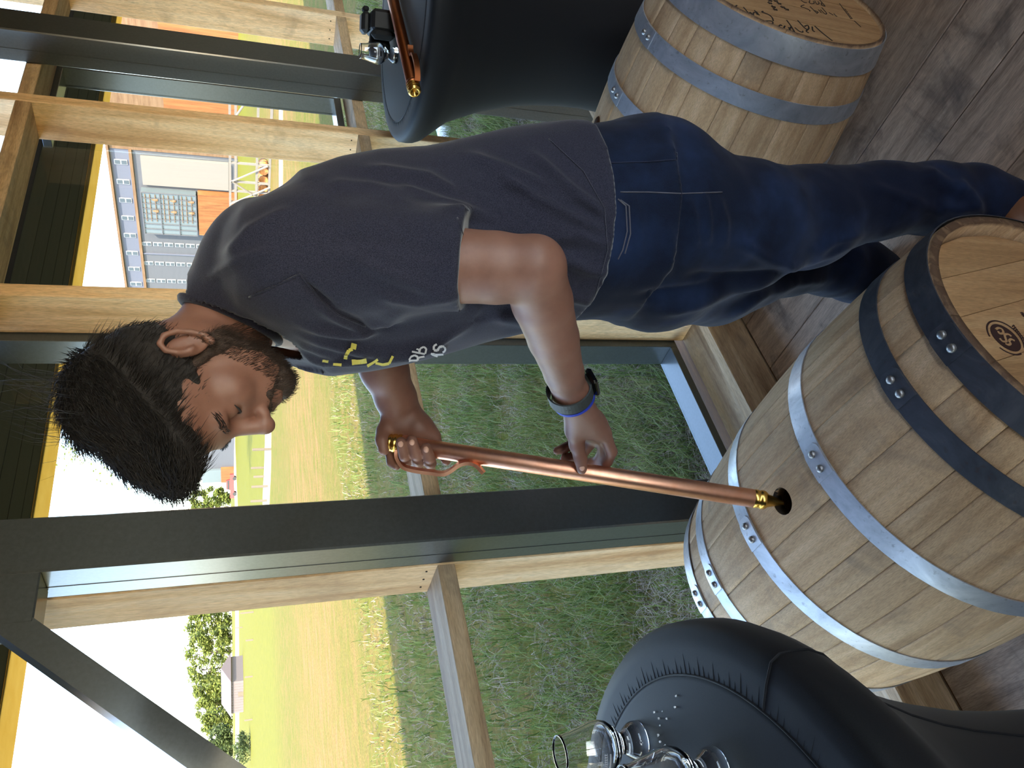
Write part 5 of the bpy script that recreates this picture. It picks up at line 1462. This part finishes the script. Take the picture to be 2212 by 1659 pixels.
f = Field((-.06, -.095, -.150), (.140, .095, .030), .0026)
for s_ in (-1, 1):
    f.cap((.012, s_*.0630, .006), (.006, s_*.0620, -.036), .0080, .0125, .012); f.cap((.000, s_*.0550, -.045), (.060, s_*.024, -.088), .0205, .0190, .016)
    f.cap((.089, s_*.024, -.054), (.086, s_*.017, -.080), .0080, .0105, .012); f.cap((.105, s_*.004, -.0465), (.096, s_*.025, -.054), .0048, .0058, .008)
f.ell((.083, 0, -.090), (.0215, .0265, .0195), .02); f.cap((.101, -.006, -.077), (.101, .006, -.077), .004, .004, .01)
Vb, Fb = f.surf(); Vb = relax(Vb, Fb, 2); Vb = wrinkle(Vb, Fb, 90, .0016, (1, 1, 1), 4)
beard = np_obj('beard', HW(Vb), Fb, 'beard', man)
strands(Vb, Fb, 5200, .0062, .70, lambda p: np.array((.35, 0, -.9)), .00035, 'beard', beard, 'beard_hair')
def brow_sel(c):
    ay = np.abs(c[:, 1]); zc = .0215+.0075*np.sin(np.clip((ay-.012)/.036, 0, 1)*2.4)
    return (ay > .013) & (ay < .050) & (np.abs(c[:, 2]-zc) < .0042) & (c[:, 0] > .06)
strands(VhL, Fh, 240, .0085, .22, lambda p: np.array((-.25, 1.0 if p[1] > 0 else -1.0, .25)), .00042, 'hair', man, 'eyebrow', brow_sel)
def stub_sel(c):
    ay = np.abs(c[:, 1]); low = c[:, 2] < -.030-.55*(c[:, 0]-.02)
    return low & (c[:, 2] > -.115) & (c[:, 0] > -.012) & (c[:, 2] < -.036+.03*(ay > .05)) & ~((c[:, 0] > .088) & (ay < .018) & (np.abs(c[:, 2]+.062) < .010))
strands(VhL, Fh, 4200, .0058, .60, lambda p: np.array((.35, 0, -.9)), .00032, 'beard', beard, 'stubble', stub_sel)
for s_ in (-1, 1):
    q = [HM @ Vector(p) for p in ((.0880, s_*.0205, -.0015), (.0930, s_*.0270, -.0035), (.0945, s_*.0330, -.0040), (.0915, s_*.0400, -.0030), (.0855, s_*.0460, -.0005))]
    V, Fc = tube_geo(q, [.0008, .0014, .0016, .0014, .0006], 6); obj('eyelash', V, Fc, 'hair', man, True)

# ---- nails, watch and wristband
def nail(P, nrm, along, nm='fingernail'):
    z = nrm.normalized(); x = (along-z*along.dot(z)).normalized(); y = z.cross(x); m = Matrix.Identity(4)
    for i, a_ in enumerate((x, y, z)):
        for j in range(3): m[j][i] = a_[j]
    m.translation = P
    V, Fc = lathe_geo([(0, .0018), (.5, .0014), (.85, .0004), (1.0, -.0012)], 14)
    V = [Vector((v[0]*.0066, v[1]*.0052, v[2])) for v in V]; obj(nm, xf(V, m), Fc, 'nail', man, True)
tv = -CF
nail(TH[3].lerp(TH[2], .22)+tv*.0096, tv, TH[3]-TH[2])
for q in RF: nail(q[3].lerp(q[2], .12)+tv*.0098+(q[3]-q[2]).normalized()*.001, tv+(q[3]-q[2]).normalized()*.25, q[3]-q[2])
def band(c, ax, r, wd, th, name, mat, par, flat=.86, ref=None):
    ax = ax.normalized(); u = (ref-ax*ref.dot(ax)).normalized(); v = ax.cross(u); V = []; Fc = []; n = 40
    for k in range(n):
        a = 2*PI*k/n; d_ = u*math.cos(a)*r+v*math.sin(a)*r*flat; dn = d_.normalized()
        for (w_, t) in ((-wd/2, 0), (-wd/2, th), (wd/2, th), (wd/2, 0)): V.append(c+d_+ax*w_+dn*t)
    for k in range(n):
        for j in range(4): Fc.append((k*4+j, ((k+1) % n)*4+j, ((k+1) % n)*4+(j+1) % 4, k*4+(j+1) % 4))
    return obj(name, V, Fc, mat, par, False)
axw = (WRL-ELL).normalized(); wc = ELL.lerp(WRL, .985)
outer = (px(1290, 850, 1.34)-wc)
wst = band(wc, axw, .0362, .024, .0028, 'watch_strap', 'rubber', man, .97, outer)
od = (outer-axw*outer.dot(axw)).normalized(); sdv = axw.cross(od); m = Matrix.Identity(4)
for i, a_ in enumerate((axw, sdv, od)):
    for j in range(3): m[j][i] = a_[j]
m.translation = wc+od*.0370
V, Fc = box_geo((-.021, -.018, 0), (.021, .018, .0105), .004); obj('watch_case', xf(V, m), Fc, 'watch', wst)
for k in range(4):
    pv = od.lerp(-CF, .5); a_ = math.radians(112+9*k); dd_ = (od*math.cos(a_)-sdv*math.sin(a_)*(1 if sdv.dot(CF) > 0 else -1)).normalized()
    V, Fc = tube_geo([wc+dd_*.031, wc+dd_*.0382], .0016, 8); obj('strap_hole', V, Fc, 'black', wst)
hx = (px(1290, 945, 1.44)-WRL).normalized(); wb_ = WRL+hx*.012
wbd = band(wb_, (axw+hx).normalized(), .0345, .0050, .0022, 'wristband', 'black', man, .88, outer)
wb2 = band(wb_+hx*.0075, (axw+hx).normalized(), .0345, .0060, .0026, 'wristband_stripe', 'blue', wbd, .88, outer)
